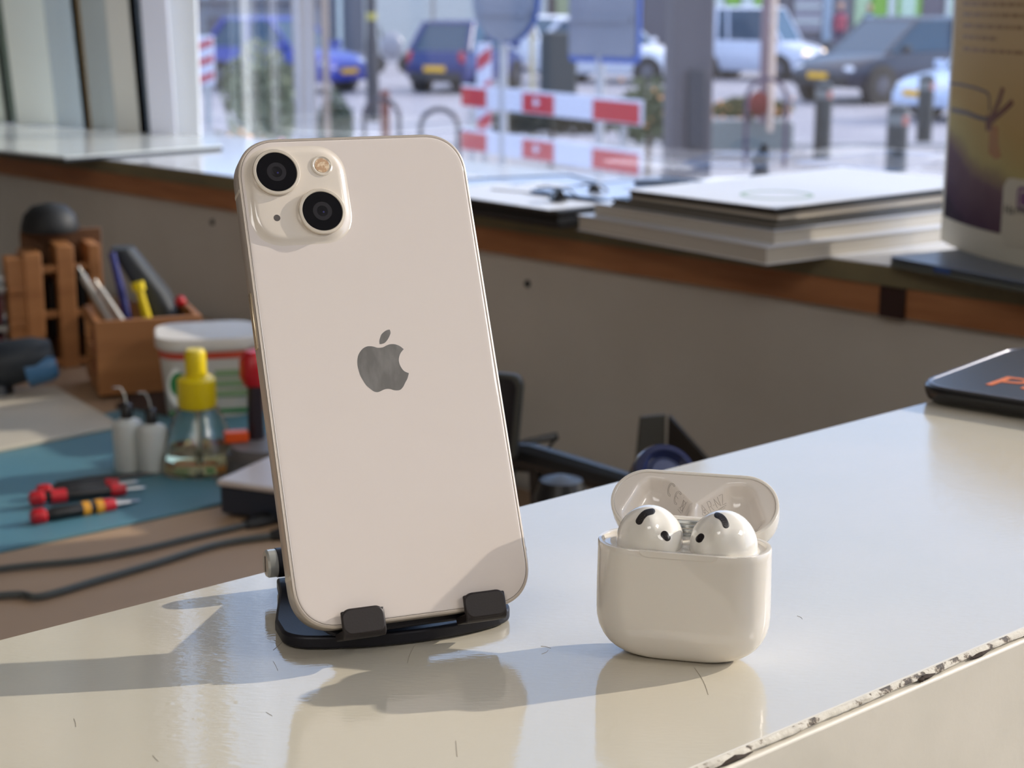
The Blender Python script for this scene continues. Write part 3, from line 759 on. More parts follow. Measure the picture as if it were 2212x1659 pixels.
def car(lab, cx, cy, h, L, W, H, col, van=False, suv=False, hz=None, xs=1.0, lampon=False, grp='cars on the street'):
    rt = empty('car', (cx, cy, STREET), math.atan2(h[1], h[0])); tag(rt, lab, 'car', grp)
    mb_ = mat('car_paint_' + hz, col, .28, spec=.5, coat=.35, coatr=.06)
    hl, hw = L / 2, W / 2; zb, zs = .22 if not suv else .3, H * (.60 if not van else .55)
    hood = H * (.60 if not van else .56)
    # lower body stations: x, bottom, shoulder height, half width
    sx = [(-hl, zb + .18, zs * .80, hw * .80), (-hl + .08, zb + .05, zs * .97, hw * .93), (-hl + .5, zb, zs * 1.02, hw), (0, zb, zs, hw),
          (hl * .45, zb, zs * .98, hw), (hl - .75, zb, hood * .94, hw * .98), (hl - .25, zb + .02, hood * .82, hw * .92), (hl - .04, zb + .08, hood * .66, hw * .80), (hl, zb + .14, hood * .52, hw * .72)]
    b = MB(); rg = []
    for x, z0, z1, w_ in sx:
        rg.append([Vector(p) for p in ((x, -w_ * .9, z0), (x, -w_, z0 + .15), (x, -w_, (z0 + z1) / 2 + .05), (x, -w_ * .95, z1 - .05), (x, -w_ * .82, z1), (x, w_ * .82, z1), (x, w_ * .95, z1 - .05), (x, w_, (z0 + z1) / 2 + .05), (x, w_, z0 + .15), (x, w_ * .9, z0))])
    b.loft(rg); b.build('body', mb_, rt, smooth=True, angle=40)
    xr, xf = -hl + (.06 if van or suv else .25), hl - (.95 if not van else .75)          # greenhouse base
    tr, tf = -hl + (.22 if van or suv else .75), hl * (.10 if not van else .28)         # roof ends
    wb, wr = hw * .90, hw * .72
    if van: wr = hw * .82
    zt = H - .05
    g = MB(); base = [(xr, -wb, zs - .04), (xf, -wb * .9, hood * .9), (xf, wb * .9, hood * .9), (xr, wb, zs - .04)]
    top = [(tr, -wr, zt), (tf, -wr, zt), (tf, wr, zt), (tr, wr, zt)]
    g.loft([[Vector(p) for p in base], [Vector(p) for p in top]])
    g.build('window_glass', m_glassc, rt)
    rf = MB(); rf.loft([[Vector((x * (1 - q * .08) + (tr + tf) / 2 * q * .08, y * (1 - q * .25), z + .0 + q2)) for x, y, z in [(tr - .04, -wr - .02, zt - .02), (tf + .04, -wr - .02, zt - .02), (tf + .04, wr + .02, zt - .02), (tr - .04, wr + .02, zt - .02)]] for q, q2 in ((0, 0), (.4, .045), (1, .07))])
    rf.build('roof', mb_, rt, smooth=True, angle=50)
    for s_ in (-1, 1):
        a = [(xr, s_ * wb, zs - .02), (xf, s_ * wb * .9, hood * .9)]; t_ = [(tr, s_ * (wr + .01), zt), (tf, s_ * (wr + .01), zt)]
        p = MB(); p.tube([a[1], t_[1]], .035, 6); p.build('pillar', mb_, rt)
        p = MB(); p.tube([a[0], t_[0]], .07, 6); p.build('pillar', mb_, rt)
        mx_ = (tr + tf) / 2 + .05
        p = MB(); p.tube([(mx_ + .05, s_ * wb, zs), (mx_, s_ * (wr + .01), zt)], .035, 6); p.build('pillar', mb_, rt)
        if van:
            q = MB().loft([[Vector((x, s_ * (wb + .012) if z < zt - .1 else s_ * (wr + .014), z)) for x, z in ((xr, zs - .04), (mx_ - .25, zs - .04), (mx_ - .25, zt), (tr, zt))], [Vector((x, s_ * (wb - .03) if z < zt - .1 else s_ * (wr - .03), z)) for x, z in ((xr, zs - .04), (mx_ - .25, zs - .04), (mx_ - .25, zt), (tr, zt))]])
            q.build('side_panel', mb_, rt)
        MB().box((hl * .36 + .1, s_ * (hw + .08), zs + .06), (.12, .18, .13)).build('mirror', m_trim if suv else mb_, rt, bevel=.02)
        for wx in (-hl + .78, hl - .80):
            r_ = .31 if not suv else .37
            Mw = Matrix.Translation((wx, s_ * (hw - .10), r_)) @ Matrix.Rotation(R(90), 4, 'X')
            ar = MB().lathe([(r_ * .3, -.12), (r_ * 1.14, -.12), (r_ * 1.14, .105), (r_ * .3, .105)], (0, 0, 0), 24, Mw); ar.build('wheel_arch', m_trim, rt)
            ty = MB().lathe([(r_ * .3, -.13), (r_ * .95, -.13), (r_, -.09), (r_, .09), (r_ * .95, .13), (r_ * .3, .13)], (0, 0, 0), 28, Mw).build('wheel', m_tyre, rt, smooth=True)
            rm = MB().lathe([(.01, -.134), (r_ * .12, -.14), (r_ * .66, -.125), (r_ * .66, .125), (r_ * .12, .14), (.01, .134)], (0, 0, 0), 20, Mw)
            for k in range(9):
                a_ = k * 2 * math.pi / 9
                for sd in (-.139, .139):
                    c_ = Mw @ Vector((math.cos(a_) * r_ * .38, math.sin(a_) * r_ * .38, sd)); rm.box(c_, (r_ * .55, .012, r_ * .07), M=Mw.to_3x3() @ Matrix.Rotation(a_, 3, 'Z') @ Matrix.Rotation(R(90), 3, 'X'))
            rm.build('rim', m_rim, ty)
        lp_ = mat('headlamp_lit', rgb(255, 236, 200), .2, emit=(1, .62, .28, 1), es=2.2) if lampon else m_lampg
        MB().ball((hl - .16, s_ * hw * .68, hood * .66), .13, 12, (.8, 1.2, .7)).build('headlamp', lp_, rt, smooth=True)
        MB().ball((-hl + .06, s_ * hw * .80, zs * .82), .12, 12, (.5, .7, 1.3)).build('tail_lamp', m_tail, rt, smooth=True)
    MB().box((hl - .06, 0, zb + .16), (.2, W * .74, .24)).build('front_bumper', m_trim if (van or suv) else mb_, rt, bevel=.05)
    MB().box((hl + .045, 0, zb + .26), (.02, .52, .12)).build('number_plate', m_plate, rt)
    MB().box((-hl - .005, 0, zs * .58), (.02, .52, .12)).build('number_plate', m_plate, rt)
    MB().box((-hl + .05, 0, zb + .14), (.18, W * .8, .22)).build('rear_bumper', m_trim, rt, bevel=.05)
    MB().box((hl + .002, 0, hood * .50), (.03, W * .42, .1)).build('grille', m_trim, rt)
    return rt
car('bright blue hatchback with a yellow number plate, parked left behind the hedge', S(752, 38) - 1.55, 39.3, (.8, -.6), 3.9, 1.68, 1.62, rgb(14, 44, 150), hz='bright_blue')
car('deep blue hatchback seen from behind, left of the round sign', S(1010, 38.5), 39.4, (.40, .92), 3.5, 1.55, 1.55, rgb(8, 34, 104), hz='deep_blue')
car('silver van driving with its headlamps lit, beyond the two bollards', 6.15, 44.2, (.86, -.51), 3.5, 1.62, 1.80, rgb(196, 204, 222), van=True, hz='silver', lampon=True)
car('dark grey-blue SUV with large alloy wheels at the right edge of the window', 7.95, 36.0, (-.80, -.60), 4.6, 1.9, 1.68, rgb(26, 36, 60), suv=True, hz='dark')
car('pale blue-white car nose partly hidden by the leaflet stand', S(2035, 29.5) + 1.45, 30.8, (-.93, -.36), 3.9, 1.7, 1.45, rgb(196, 212, 238), hz='pale')
car('white car glimpsed between the round and the square sign', S(1190, 47), 48.5, (.35, -.94), 3.9, 1.68, 1.5, rgb(222, 226, 236), hz='white')
car('white car nose showing right of the square sign', S(1405, 42) - .9, 42.6, (.94, -.34), 3.8, 1.65, 1.55, rgb(214, 226, 240), hz='white')

# bollards
m_boll = mat('bollard_black', rgb(40, 44, 46), .4, noise=(6, rgb(52, 56, 58), .4, .6))
m_band = mat('reflector_red', rgb(196, 104, 90), .5)
m_bandw = mat('bollard_grey', rgb(120, 124, 124), .4)
def bollard(u, D, lab, r_=.115):
    rt = empty('bollard', (S(u, D), D, STREET + .02)); tag(rt, lab, 'bollard', 'black steel bollards on the pavement')
    MB().lathe([(r_, 0), (r_, .93), (r_ * .92, .99), (.01, 1.02)], (0, 0, 0), 28).build('post', m_boll, rt, smooth=True)
    MB().lathe([(r_ + .004, .80), (r_ + .004, .92), (r_ - .01, .92), (r_ - .01, .80)], (0, 0, 0), 28).build('grey_band', m_bandw, rt, smooth=True)
    for z in (.825, .875):
        q = MB().box((r_ * .55, -r_ * .86, z), (.075, .01, .034), yaw=R(32)); q.build('red_reflector', m_band, rt)
bollard(1778, 23.2, 'black bollard with red reflectors standing alone, leftmost of three')
bollard(1940, 18.7, 'nearest black bollard, standing lowest in the view beside the leaflet stand')
bollard(1998, 25.2, 'black bollard in front of the pale car, rightmost of three')

# posts, column, signs
def post(name, cat, lab, u, D, w_, z0, z1, m, round_=True, grp=None, parts=()):
    x = S(u, D)
    if round_: o = MB().tube([(x, D, z0), (x, D, z1)], w_ / 2, 20).build(name, m, smooth=True, angle=60)
    else: o = MB().box((x, D, (z0 + z1) / 2), (w_, w_, z1 - z0), yaw=R(20)).build(name, m, bevel=.01)
    tag(o, lab, cat, grp); return o
m_grey_st = mat('galvanised', rgb(176, 178, 182), .45, metal=.4)
colm = empty('building_column', (S(1485, 14), 14, STREET + .02)); tag(colm, 'wide dark grey column standing outside the window', 'column')
MB().box((0, 0, 3), (.335, .33, 6), yaw=R(8)).build('shaft', mat('column_grey', rgb(88, 84, 90), .6, noise=(2, rgb(74, 70, 78), .4, .6, (1, 1, .2))), colm, bevel=.02)
MB().box((.05, -.19, 1.30), (.14, .06, .62), yaw=R(8)).build('meter_box', mat('box_dark', rgb(48, 50, 60), .5), colm, bevel=.01)
post('timber_post', 'post', 'wide tan and grey timber post left of the blue car bonnet', 661, 15, .165, STREET + .02, 4, mat('post_tan', rgb(168, 156, 146), .7, noise=(3, rgb(190, 188, 192), .45, .55, (6, 6, .1))), round_=False)
post('signpost', 'post', 'thin tan pole in front of the blue car bonnet', 706, 15.5, .06, STREET + .02, 4, mat('pole_tan', rgb(170, 152, 138), .6))
lpst = empty('lamp_post', (S(806, 30), 30, STREET)); tag(lpst, 'black lamp post with a yellow band between the two blue cars', 'lamp post')
MB().lathe([(.11, 0), (.11, 1.3), (.085, 1.5), (.08, 6)], (0, 0, 0), 20).build('post', mat('lamp_black', rgb(34, 40, 54), .5), lpst, smooth=True)
MB().lathe([(.087, 1.72), (.087, 1.84), (.07, 1.84), (.07, 1.72)], (0, 0, 0), 20).build('yellow_band', mat('band_yellow', rgb(170, 160, 70), .5), lpst)
sty = R(-42)
m_signb = mat('sign_back', rgb(132, 138, 152), .5, metal=.2, noise=(1.2, rgb(118, 126, 142), .4, .6))
m_signe = mat('sign_blue', rgb(48, 92, 176), .4)
def sign(lab, u, D, kind, zc, sz):
    rt = empty('road_sign', (S(u, D), D, STREET + .02)); tag(rt, lab, 'road sign')
    MB().tube([(0, 0, 0), (0, 0, 4.0)], .04, 16).build('pole', m_grey_st, rt, smooth=True)
    Mr = Matrix.Translation((.02, -.06, zc)) @ Matrix.Rotation(sty, 4, 'Z') @ Matrix.Rotation(R(90), 4, 'X')
    if kind == 'disc': ol = [(math.cos(2 * math.pi * k / 48) * sz[0], math.sin(2 * math.pi * k / 48) * sz[0]) for k in range(48)]
    else: ol = rrect(sz[0], sz[1], .05, 5)
    MB().prism([(x * .94, y * .94) for x, y in ol], .0, .035, Mr).build('sign_back', m_signb, rt)
    MB().prism(ol, -.03, .0, Mr).build('sign_plate', m_signe, rt)
    for q in ((-.3, .3) if kind == 'rect' else (-.12, .12)):
        MB().box(Mr @ Vector((0, q * (sz[-1] if kind == 'rect' else 1), .045)), (sz[0] * (1.6 if kind == 'disc' else .85), .03, .05), yaw=sty).build('rail', m_signb, rt)
sign('round road sign seen from behind, standing behind the red and white barrier', 1087, 16, 'disc', 2.27 + .02 - .15, (.40,))
sign('rectangular road sign seen from behind, right of the round one', 1296, 15.6, 'rect', 2.27 + .27, (.80, 1.9))

# barrier with two striped planks and feet
m_br = mat('barrier_red', rgb(186, 22, 44), .35); m_bw = mat('barrier_white', rgb(206, 212, 232), .35)
BL_, BR_ = Vector((S(1000, 16.6), 16.6, 0)), Vector((S(1388, 14.2), 14.2, 0))
bd = (BR_ - BL_).normalized(); byaw = math.atan2(bd.y, bd.x); blen = (BR_ - BL_).length
bar_ = empty('barrier', (BL_.x, BL_.y, STREET + .02), byaw); tag(bar_, 'red and white striped street barrier with two planks', 'barrier')
stops = [0, .165, .375, .56, .76, 1.0]
for nm, zt in (('upper', 1.345), ('lower', .93)):
    pk = MB()
    pk.box((blen / 2, 0, zt - .105), (blen, .03, .21)); p_ = pk.build('plank', m_bw, bar_, bevel=.008)
    for k in (0, 2, 4):
        a, b = stops[k] * blen + .004, stops[k + 1] * blen - .02
        MB().box(((a + b) / 2, -.0175, zt - .112), (b - a, .006, .170)).build('red_stripe', m_br, p_)
    x = (stops[2] + stops[3]) / 2 * blen - .03
    MB().prism([(x - .05, zt - .10), (x, zt - .05), (x + .01, zt - .075), (x + .06, zt - .10), (x + .01, zt - .125), (x, zt - .15)], .021, .024, Matrix(((1, 0, 0, 0), (0, 0, -1, 0), (0, 1, 0, 0), (0, 0, 0, 1)))).build('white_emblem', m_bw, p_)
for x in (.12, blen - .3):
    MB().box((x, .03, .55), (.05, .04, 1.12)).build('upright', m_grey_st, bar_)
    MB().box((x, 0, .04), (.10, .8, .08)).build('foot', m_black, bar_, bevel=.01)
def marker(lab, u, D, z0, z1, w_, yaw_=0):
    rt = empty('marker_board', (S(u, D), D, STREET + .02), yaw_); tag(rt, lab, 'marker board', 'striped marker boards')
    MB().box((0, 0, (z0 + z1) / 2), (w_, .04, z1 - z0)).build('board', m_bw, rt, bevel=.01)
    MB().box((0, .03, z0 / 2), (.05, .04, z0)).build('leg', m_grey_st, rt)
    n = 3; h_ = (z1 - z0) / n
    for k in range(n):
        zz = z0 + h_ * k + h_ * .1
        MB().prism([(-w_ * .46, zz), (w_ * .46, zz + h_ * .35), (w_ * .46, zz + h_ * .8), (-w_ * .46, zz + h_ * .45)], .021, .025, Matrix(((1, 0, 0, 0), (0, 0, -1, 0), (0, 1, 0, 0), (0, 0, 0, 1)))).build('red_stripe', mat('faded_red', rgb(188, 60, 78), .4), rt)
marker('white marker board with slanted red stripes beside the window post', 449, 15, 1.42, 1.84, .15)
marker('narrow white and red marker board at the barrier\'s left end', 1046, 17.0, .80, 1.72, .15)

# bicycle hoops
m_hoop = mat('hoop_dark', rgb(62, 60, 74), .45, metal=.3)
def hoop(lab, u0, u1, D, h, yaw_=0, m=m_hoop):
    x0, x1 = S(u0, D), S(u1, D); w_ = (x1 - x0) / max(.2, math.cos(yaw_)); cx = (x0 + x1) / 2
    r_ = w_ / 2; pts = [(-r_, 0, 0), (-r_, 0, h - r_)] + [(-r_ * math.cos(t), 0, h - r_ + r_ * math.sin(t)) for t in [math.pi * k / 12 for k in range(1, 12)]] + [(r_, 0, h - r_), (r_, 0, 0)]
    mb = MB().tube(pts, .028, 10); o = mb.build('bicycle_hoop', m, smooth=True); o.location = (cx, D, STREET + .02); o.rotation_euler.z = yaw_
    tag(o, lab, 'bicycle rack', 'steel bicycle hoops')
hoop('dark steel bicycle hoop in front of the lamp post, leftmost hoop', 786, 862, 19.5, 1.02)
hoop('dark steel bicycle hoop in front of the deep blue car', 908, 990, 18.5, .98)
hoop('dark steel bicycle hoop around the young tree on the right', 1612, 1698, 22, 1.12, m=mat('hoop_plum', rgb(78, 62, 84), .5))
tag(MB().box((S(832, 21), 21, STREET + .55), (.11, .11, 1.0)).build('rusty_post', mat('rust', rgb(120, 70, 64), .8), bevel=.01), 'short rust-brown post by the leftmost bicycle hoop', 'post')

# greenery: clumps of leaves round stems
def leaves(mb, c, rad, n, size, rs):
    for _ in range(n):
        d = Vector((rs.gauss(0, 1), rs.gauss(0, 1), rs.gauss(0, 1))).normalized(); q = rs.random() ** .4
        p = Vector(c) + Vector((d.x * rad[0], d.y * rad[1], d.z * rad[2])) * q
        a = Vector((rs.gauss(0, 1), rs.gauss(0, 1), rs.gauss(0, 1))).normalized(); b = a.cross(Vector((rs.gauss(0, 1), rs.gauss(0, 1), .3))).normalized()
        s_ = size * rs.uniform(.6, 1.4)
        mb.add([p - a * s_, p + b * s_ * .5, p + a * s_, p - b * s_ * .5], [(0, 1, 2, 3)])
def shrub(name, lab, cat, u, D, z0, rad, n, size, col, fl=None, blobs=None, grp=None):
    rs = random.Random(int(u)); rt = empty(name, (S(u, D), D, STREET + .02)); tag(rt, lab, cat, grp)
    mb = MB()
    for dx, dz, s_ in (blobs or ((0, 0, 1), (-.6, -.2, .7), (.6, -.15, .75))):
        leaves(mb, (dx * rad[0], 0, z0 + dz * rad[2]), [r * s_ for r in rad], int(n * s_), size, rs)
    mb.build('foliage', mat('leaf_' + name + str(int(u)), col, .7, noise=(8, tuple(x * .55 for x in col[:3]) + (1,), .4, .6)), rt)
    MB().tube([(0, 0, 0), (.03, 0, z0)], .035, 6).build('stem', mat('bark', rgb(96, 78, 64), .8), rt)
    if fl:
        for ci, (colf, k) in enumerate(fl):
            f_ = MB()
            for _ in range(k):
                p = (rs.uniform(-1.2, 1.2) * rad[0], -rad[1] * rs.uniform(.5, 1.05), z0 + rs.uniform(-.9, .9) * rad[2]); f_.ball(p, rs.uniform(.012, .026), 6)
            f_.build('flowers', mat('petal%d' % ci, colf, .6), rt)['kind'] = 'stuff'
    return rt
shrub('hedge', 'tall grey-green hedge behind the window post, in front of the bright blue car', 'hedge', 565, 17.5, 1.25, (.30, .22, .40), 900, .035, rgb(150, 158, 128), blobs=((0, .25, 1), (-.55, 0, .85), (.6, -.1, .9), (-.2, -.6, 1), (.5, -.7, .8)))
shrub('flower_bed', 'flowering plants with orange and pink blooms below the hedge', 'flowers', 520, 13.5, .92, (.34, .2, .28), 900, .03, rgb(158, 160, 138), fl=((rgb(236, 170, 110), 26), (rgb(226, 150, 170), 18)))
shrub('bush', 'dark green bush at the foot of the thin tan pole', 'bush', 722, 20, .75, (.17, .15, .38), 600, .035, rgb(70, 90, 74))
shrub('bush', 'loose green bush with orange flowers beside the dark column', 'bush', 1400, 21, .80, (.34, .25, .44), 900, .04, rgb(104, 116, 84), fl=((rgb(232, 160, 130), 14),))
shrub('low_hedge', 'dark green planting under the barrier plank', 'hedge', 1190, 22, .62, (.75, .3, .22), 1100, .04, rgb(74, 76, 66))
shrub('planter_shrub', 'olive green and red-brown planting at the foot of the young tree', 'plants', 1618, 23.5, .66, (.46, .25, .15), 1100, .04, rgb(112, 112, 68), fl=((rgb(168, 68, 50), 40),))
tag(MB().box((S(1610, 23.5), 23.5, STREET + .30), (1.25, .5, .38)).build('planter_box', mat('planter_stone', rgb(128, 134, 132), .8), bevel=.02), 'long grey stone planter under the young tree', 'planter')
tag(MB().box((S(1205, 30), 30, STREET + .85), (.62, .6, 1.35)).build('waste_container', mat('container_dark', rgb(56, 62, 64), .6), bevel=.04), 'dark grey waste container behind the barrier', 'container')
tree = empty('young_tree', (S(1657, 23), 23, STREET + .4)); tag(tree, 'young tree trunk with a pale support stake and red-brown base', 'tree')
MB().tube([(-.05, 0, .1), (-.06, 0, 1.5), (-.04, 0, 4.6)], [.07, .06, .055], 10).build('trunk', mat('trunk_mauve', rgb(132, 112, 118), .8), tree, smooth=True)
MB().tube([(.035, -.08, 0), (.035, -.08, 4.4)], .04, 10).build('stake', mat('stake_pale', rgb(222, 196, 176), .7), tree, smooth=True)
tm = MB(); leaves(tm, (0, 0, 5.2), (1.3, 1.2, .9), 900, .08, random.Random(5)); tm.build('foliage', mat('leaf_tree', rgb(120, 140, 80), .7), tree)
MB().ball((-.1, 0, .36), .16, 12, (1, .8, 1.1)).build('root_sleeve', mat('sleeve', rgb(118, 44, 38), .8), tree, smooth=True)
tag(MB().box((S(1150, 23), 23, STREET + .95), (.075, .075, 1.9)).build('wooden_stake', mat('stake_cream', rgb(212, 196, 160), .7)), 'pale wooden stake behind the round sign', 'stake')

# people far across the street
def person(u, D, cols, lab, h=1.72):
    rt = empty('person', (S(u, D), D, STREET + .05)); tag(rt, lab, 'person')
    me = bpy.data.meshes.new('body'); k = h / 1.75
    J = [(0, 0, .95), (0, 0, 1.2), (0, 0, 1.42), (0, -.01, 1.52), (0, -.01, 1.66), (-.19, 0, 1.40), (-.24, .02, 1.12), (-.22, -.06, .88), (.19, 0, 1.40), (.24, .02, 1.12), (.22, -.06, .88),
         (-.09, 0, .9), (-.11, -.05, .48), (-.11, .06, .07), (-.11, -.08, .04), (.09, 0, .9), (.11, .06, .48), (.11, .12, .08), (.11, -.02, .04)]
    Rr = [.14, .13, .15, .055, .10, .06, .045, .035, .06, .045, .035, .095, .065, .045, .035, .095, .065, .045, .035]
    Ed = [(0, 1), (1, 2), (2, 3), (3, 4), (2, 5), (5, 6), (6, 7), (2, 8), (8, 9), (9, 10), (0, 11), (11, 12), (12, 13), (13, 14), (0, 15), (15, 16), (16, 17), (17, 18)]
    me.from_pydata([tuple(c * k for c in j) for j in J], Ed, []); o = bpy.data.objects.new('body', me); COL.objects.link(o); o.parent = rt
    sk = o.modifiers.new('skin', 'SKIN')
    for v, r_ in zip(me.skin_vertices[0].data, Rr): v.radius = (r_ * k, r_ * k * .85)
    me.skin_vertices[0].data[0].use_root = True
    o.modifiers.new('sub', 'SUBSURF').levels = 1; o.modifiers['sub'].render_levels = 2
    me.materials.append(mat('cloth_' + cols[0], cols[1], .8))
    MB().ball((0, -.02, 1.69 * k), .105 * k, 14, (.85, .95, 1.1)).build('head', mat('skin', rgb(196, 150, 128), .6), rt, smooth=True)
    MB().ball((0, .02, 1.73 * k), .112 * k, 14, (.88, .95, .9)).build('hair', mat('hair', rgb(60, 44, 36), .8), rt, smooth=True)
    MB().lathe([(.17 * k, .98 * k), (.185 * k, 1.2 * k), (.20 * k, 1.38 * k), (.12 * k, 1.46 * k)], (0, 0, 0), 16).build('jacket', mat('jacket_' + cols[0], cols[2], .8), rt, smooth=True)
person(1806, 52, ('a', rgb(60, 40, 80), rgb(160, 70, 90)), 'person in a wine-red jacket walking past the green shopfront')
person(1868, 54, ('b', rgb(40, 44, 60), rgb(150, 180, 200)), 'person in a light blue top standing at the green shopfront', 1.65)

# buildings on the far side
def wallbox(u0, u1, D, z0, z1, name, m, parent, dy=.0, th=.3):
    x0, x1 = S(u0, D), S(u1, D)
    return MB().box(((x0 + x1) / 2 - parent.location.x, dy, (z0 + z1) / 2), (x1 - x0, th, z1 - z0)).build(name, m, parent)
DF = 60
def building(lab, u0, u1, H_, m):
    rt = empty('building', (S((u0 + u1) / 2, DF), DF, STREET + .08)); tag(rt, lab, 'building')
    wallbox(u0, u1, DF, 0, H_, 'wall', m, rt, dy=1.5, th=3); return rt
m_gfr = mat('shop_frame', rgb(206, 214, 208), .5); m_lime = mat('lime_panel', rgb(128, 178, 62), .5); m_gdk = mat('shop_dark', rgb(92, 88, 96), .5)
m_gl = mat('shop_glass', rgb(140, 160, 178), .1, spec=.8)
b1 = building('pale building with bluish windows behind the window post', 330, 700, 7.5, mat('fac_grey', rgb(138, 138, 146), .8))
for u in (440, 500, 560, 612): wallbox(u - 24, u + 24, DF, 1.85, 3.4, 'window', mat('win_sky', rgb(176, 194, 224), .1), b1, dy=-.1, th=.1)
wallbox(330, 700, DF, 1.7, 1.84, 'ledge', mat('fac_dk', rgb(120, 118, 122), .7), b1, dy=-.15, th=.4)
wallbox(455, 520, DF, 0, 1.2, 'door', m_gdk, b1, dy=-.1, th=.1)
b2 = building('white rendered building with dark doorways beyond the lamp post', 700, 1180, 8.5, mat('fac_white', rgb(198, 198, 192), .8))
wallbox(716, 790, DF, 0, 2.6, 'doorway', mat('door_dk', rgb(88, 92, 104), .4), b2, dy=-.1, th=.1)
wallbox(870, 1000, DF, 2.3, 3.5, 'window', m_gl, b2, dy=-.1, th=.1)
wallbox(735, 745, DF, 0, 2.6, 'door_frame', m_gfr, b2, dy=-.2, th=.1)
b3 = building('brownish brick building behind the rectangular sign', 1180, 1530, 8, mat('fac_brown', rgb(98, 88, 86), .8))
wallbox(1200, 1250, DF, .3, 2.3, 'window', mat('win_olive', rgb(150, 156, 120), .4), b3, dy=-.1, th=.1)
wallbox(1385, 1440, DF, .3, 2.5, 'window', m_gdk, b3, dy=-.1, th=.1)
b4 = building('shop with lime green panels in white frames and dark pillars', 1530, 2330, 8, mat('fac_shop', rgb(126, 122, 130), .7))
for (a, b, z0, z1, m_, nm) in ((1532, 1556, 1.0, 3.2, m_gfr, 'white_panel'), (1560, 1590, 1.0, 3.2, m_lime, 'lime_panel'), (1594, 1618, 1.0, 3.2, m_gfr, 'white_panel'), (1620, 1644, 1.0, 3.2, m_lime, 'lime_panel'),
        (1676, 1700, 0, 3.2, m_gdk, 'pillar'), (1704, 1764, .7, 3.2, mat('shelf_grey', rgb(150, 146, 156), .7), 'shop_window'), (1766, 1786, .4, 3.2, m_gl, 'shop_window'),
        (1834, 1866, .3, 3.2, mat('pale_green', rgb(176, 200, 160), .5), 'pale_panel'), (1870, 1902, .58, 3.2, m_lime, 'lime_panel'), (1904, 1920, 0, 3.2, m_gfr, 'white_panel'),
        (1922, 1974, .58, 3.2, m_lime, 'lime_panel'), (1976, 2022, 0, 4.2, mat('pillar_mauve', rgb(104, 98, 108), .6), 'pillar'), (2026, 2040, .5, 3.2, m_gfr, 'white_panel'), (2042, 2120, .5, 3.2, m_lime, 'lime_panel')):
    wallbox(a, b, DF, z0, z1, nm, m_, b4, dy=-.15, th=.2)
wallbox(1930, 1962, DF, 1.1, 1.9, 'notice', mat('notice_pale', rgb(196, 220, 196), .5), b4, dy=-.28, th=.04)
wallbox(1832, 2130, DF, .3, .56, 'base_strip', mat('base_pale', rgb(190, 200, 210), .6), b4, dy=-.2, th=.3)
for k, z in enumerate((1.0, 1.5, 2.0)): wallbox(1706, 1762, DF, z, z + .1, 'shelf', m_gfr, b4, dy=-.28, th=.06)
shrub('hanging_plant', 'bright green hanging plant on the white building', 'plant', 936, 52, 2.45, (.75, .3, .38), 900, .06, rgb(140, 180, 90), fl=((rgb(200, 110, 90), 10),))
sc_ = empty('scooter', (S(848, 47), 47, STREET)); tag(sc_, 'pale scooter parked in front of the white building', 'scooter')
MB().ball((0, 0, .75), .32, 12, (1, .5, 1.1)).build('fairing', mat('scooter_white', rgb(150, 150, 158), .3), sc_, smooth=True)
for x in (-.4, .4): MB().lathe([(.05, -.05), (.24, -.05), (.24, .05), (.05, .05)], (x, 0, .24), 16, Matrix.Rotation(R(90), 3, 'X')).build('wheel', m_tyre, sc_)
MB().tube([(-.25, 0, .8), (-.3, 0, 1.15), (-.3, -.2, 1.2)], .03, 8).build('handlebar', m_black, sc_)
# ================================================================== WORKBENCH behind the counter (top 0.40 m below the eye)
def Bp(u, v, dz=0): p = at(u, v, .40 - dz); return p
m_bench = mat('bench_top', rgb(172, 144, 116), .6, spec=.3, noise=(5, rgb(160, 132, 106), .35, .65), bump=(30, .05, .0006))
fa = f0 - df * .35 + Vector((-df.y, df.x, 0)) * .012; fb = f0 + df * 1.05 + Vector((-df.y, df.x, 0)) * .012
def onwall(a, c=C0 + .004): return wp(a, c, 0)
XD = -.03
kx = (XD - fa.x) / df.x; pc = fa + df * kx
bq = [fa, pc, Vector((XD, (1.172 - XD * N3.x) / N3.y, 0)), wp(2.2, 1.172, 0), Vector((-1.45, .55, 0))]
pe = fa + df * ((1.165 - fa.dot(N3)) / df.dot(N3))
dq = [pc + Vector((.002, .002, 0)), pe, Vector((XD + .002, (1.172 - XD * N3.x) / N3.y, 0))]
dk = empty('desk', (.15, 1.1, 0)); tag(dk, 'lower brownish desk beyond the counter, carrying the black holder arm', 'desk')
MB().prism([(p.x - .15, p.y - 1.1) for p in dq], DESK - .025, DESK).build('desk_top', mat('desk_top', rgb(140, 116, 94), .6, spec=.3), dk, bevel=.002)
for (x, y) in ((.05, .85), (.05, 1.5), (.42, 1.1)):
    MB().box((x - .15, y - 1.1, (DESK - .025) / 2), (.04, .04, DESK - .025)).build('leg', m_steel, dk)
be = empty('workbench', (-.3, 1.2, 0)); tag(be, 'low beige workbench behind the counter, carrying tools and a blue mat', 'workbench')
MB().prism([(p.x + .3, p.y - 1.2) for p in bq], BENCH - .03, BENCH).build('bench_top', m_bench, be, bevel=.002)
for (x, y) in ((-1.2, .75), (-.9, 1.9), (-.1, 1.3)):
    MB().box((x + .3, y - 1.2, (BENCH - .03) / 2), (.05, .05, BENCH - .03)).build('leg', m_steel, be)
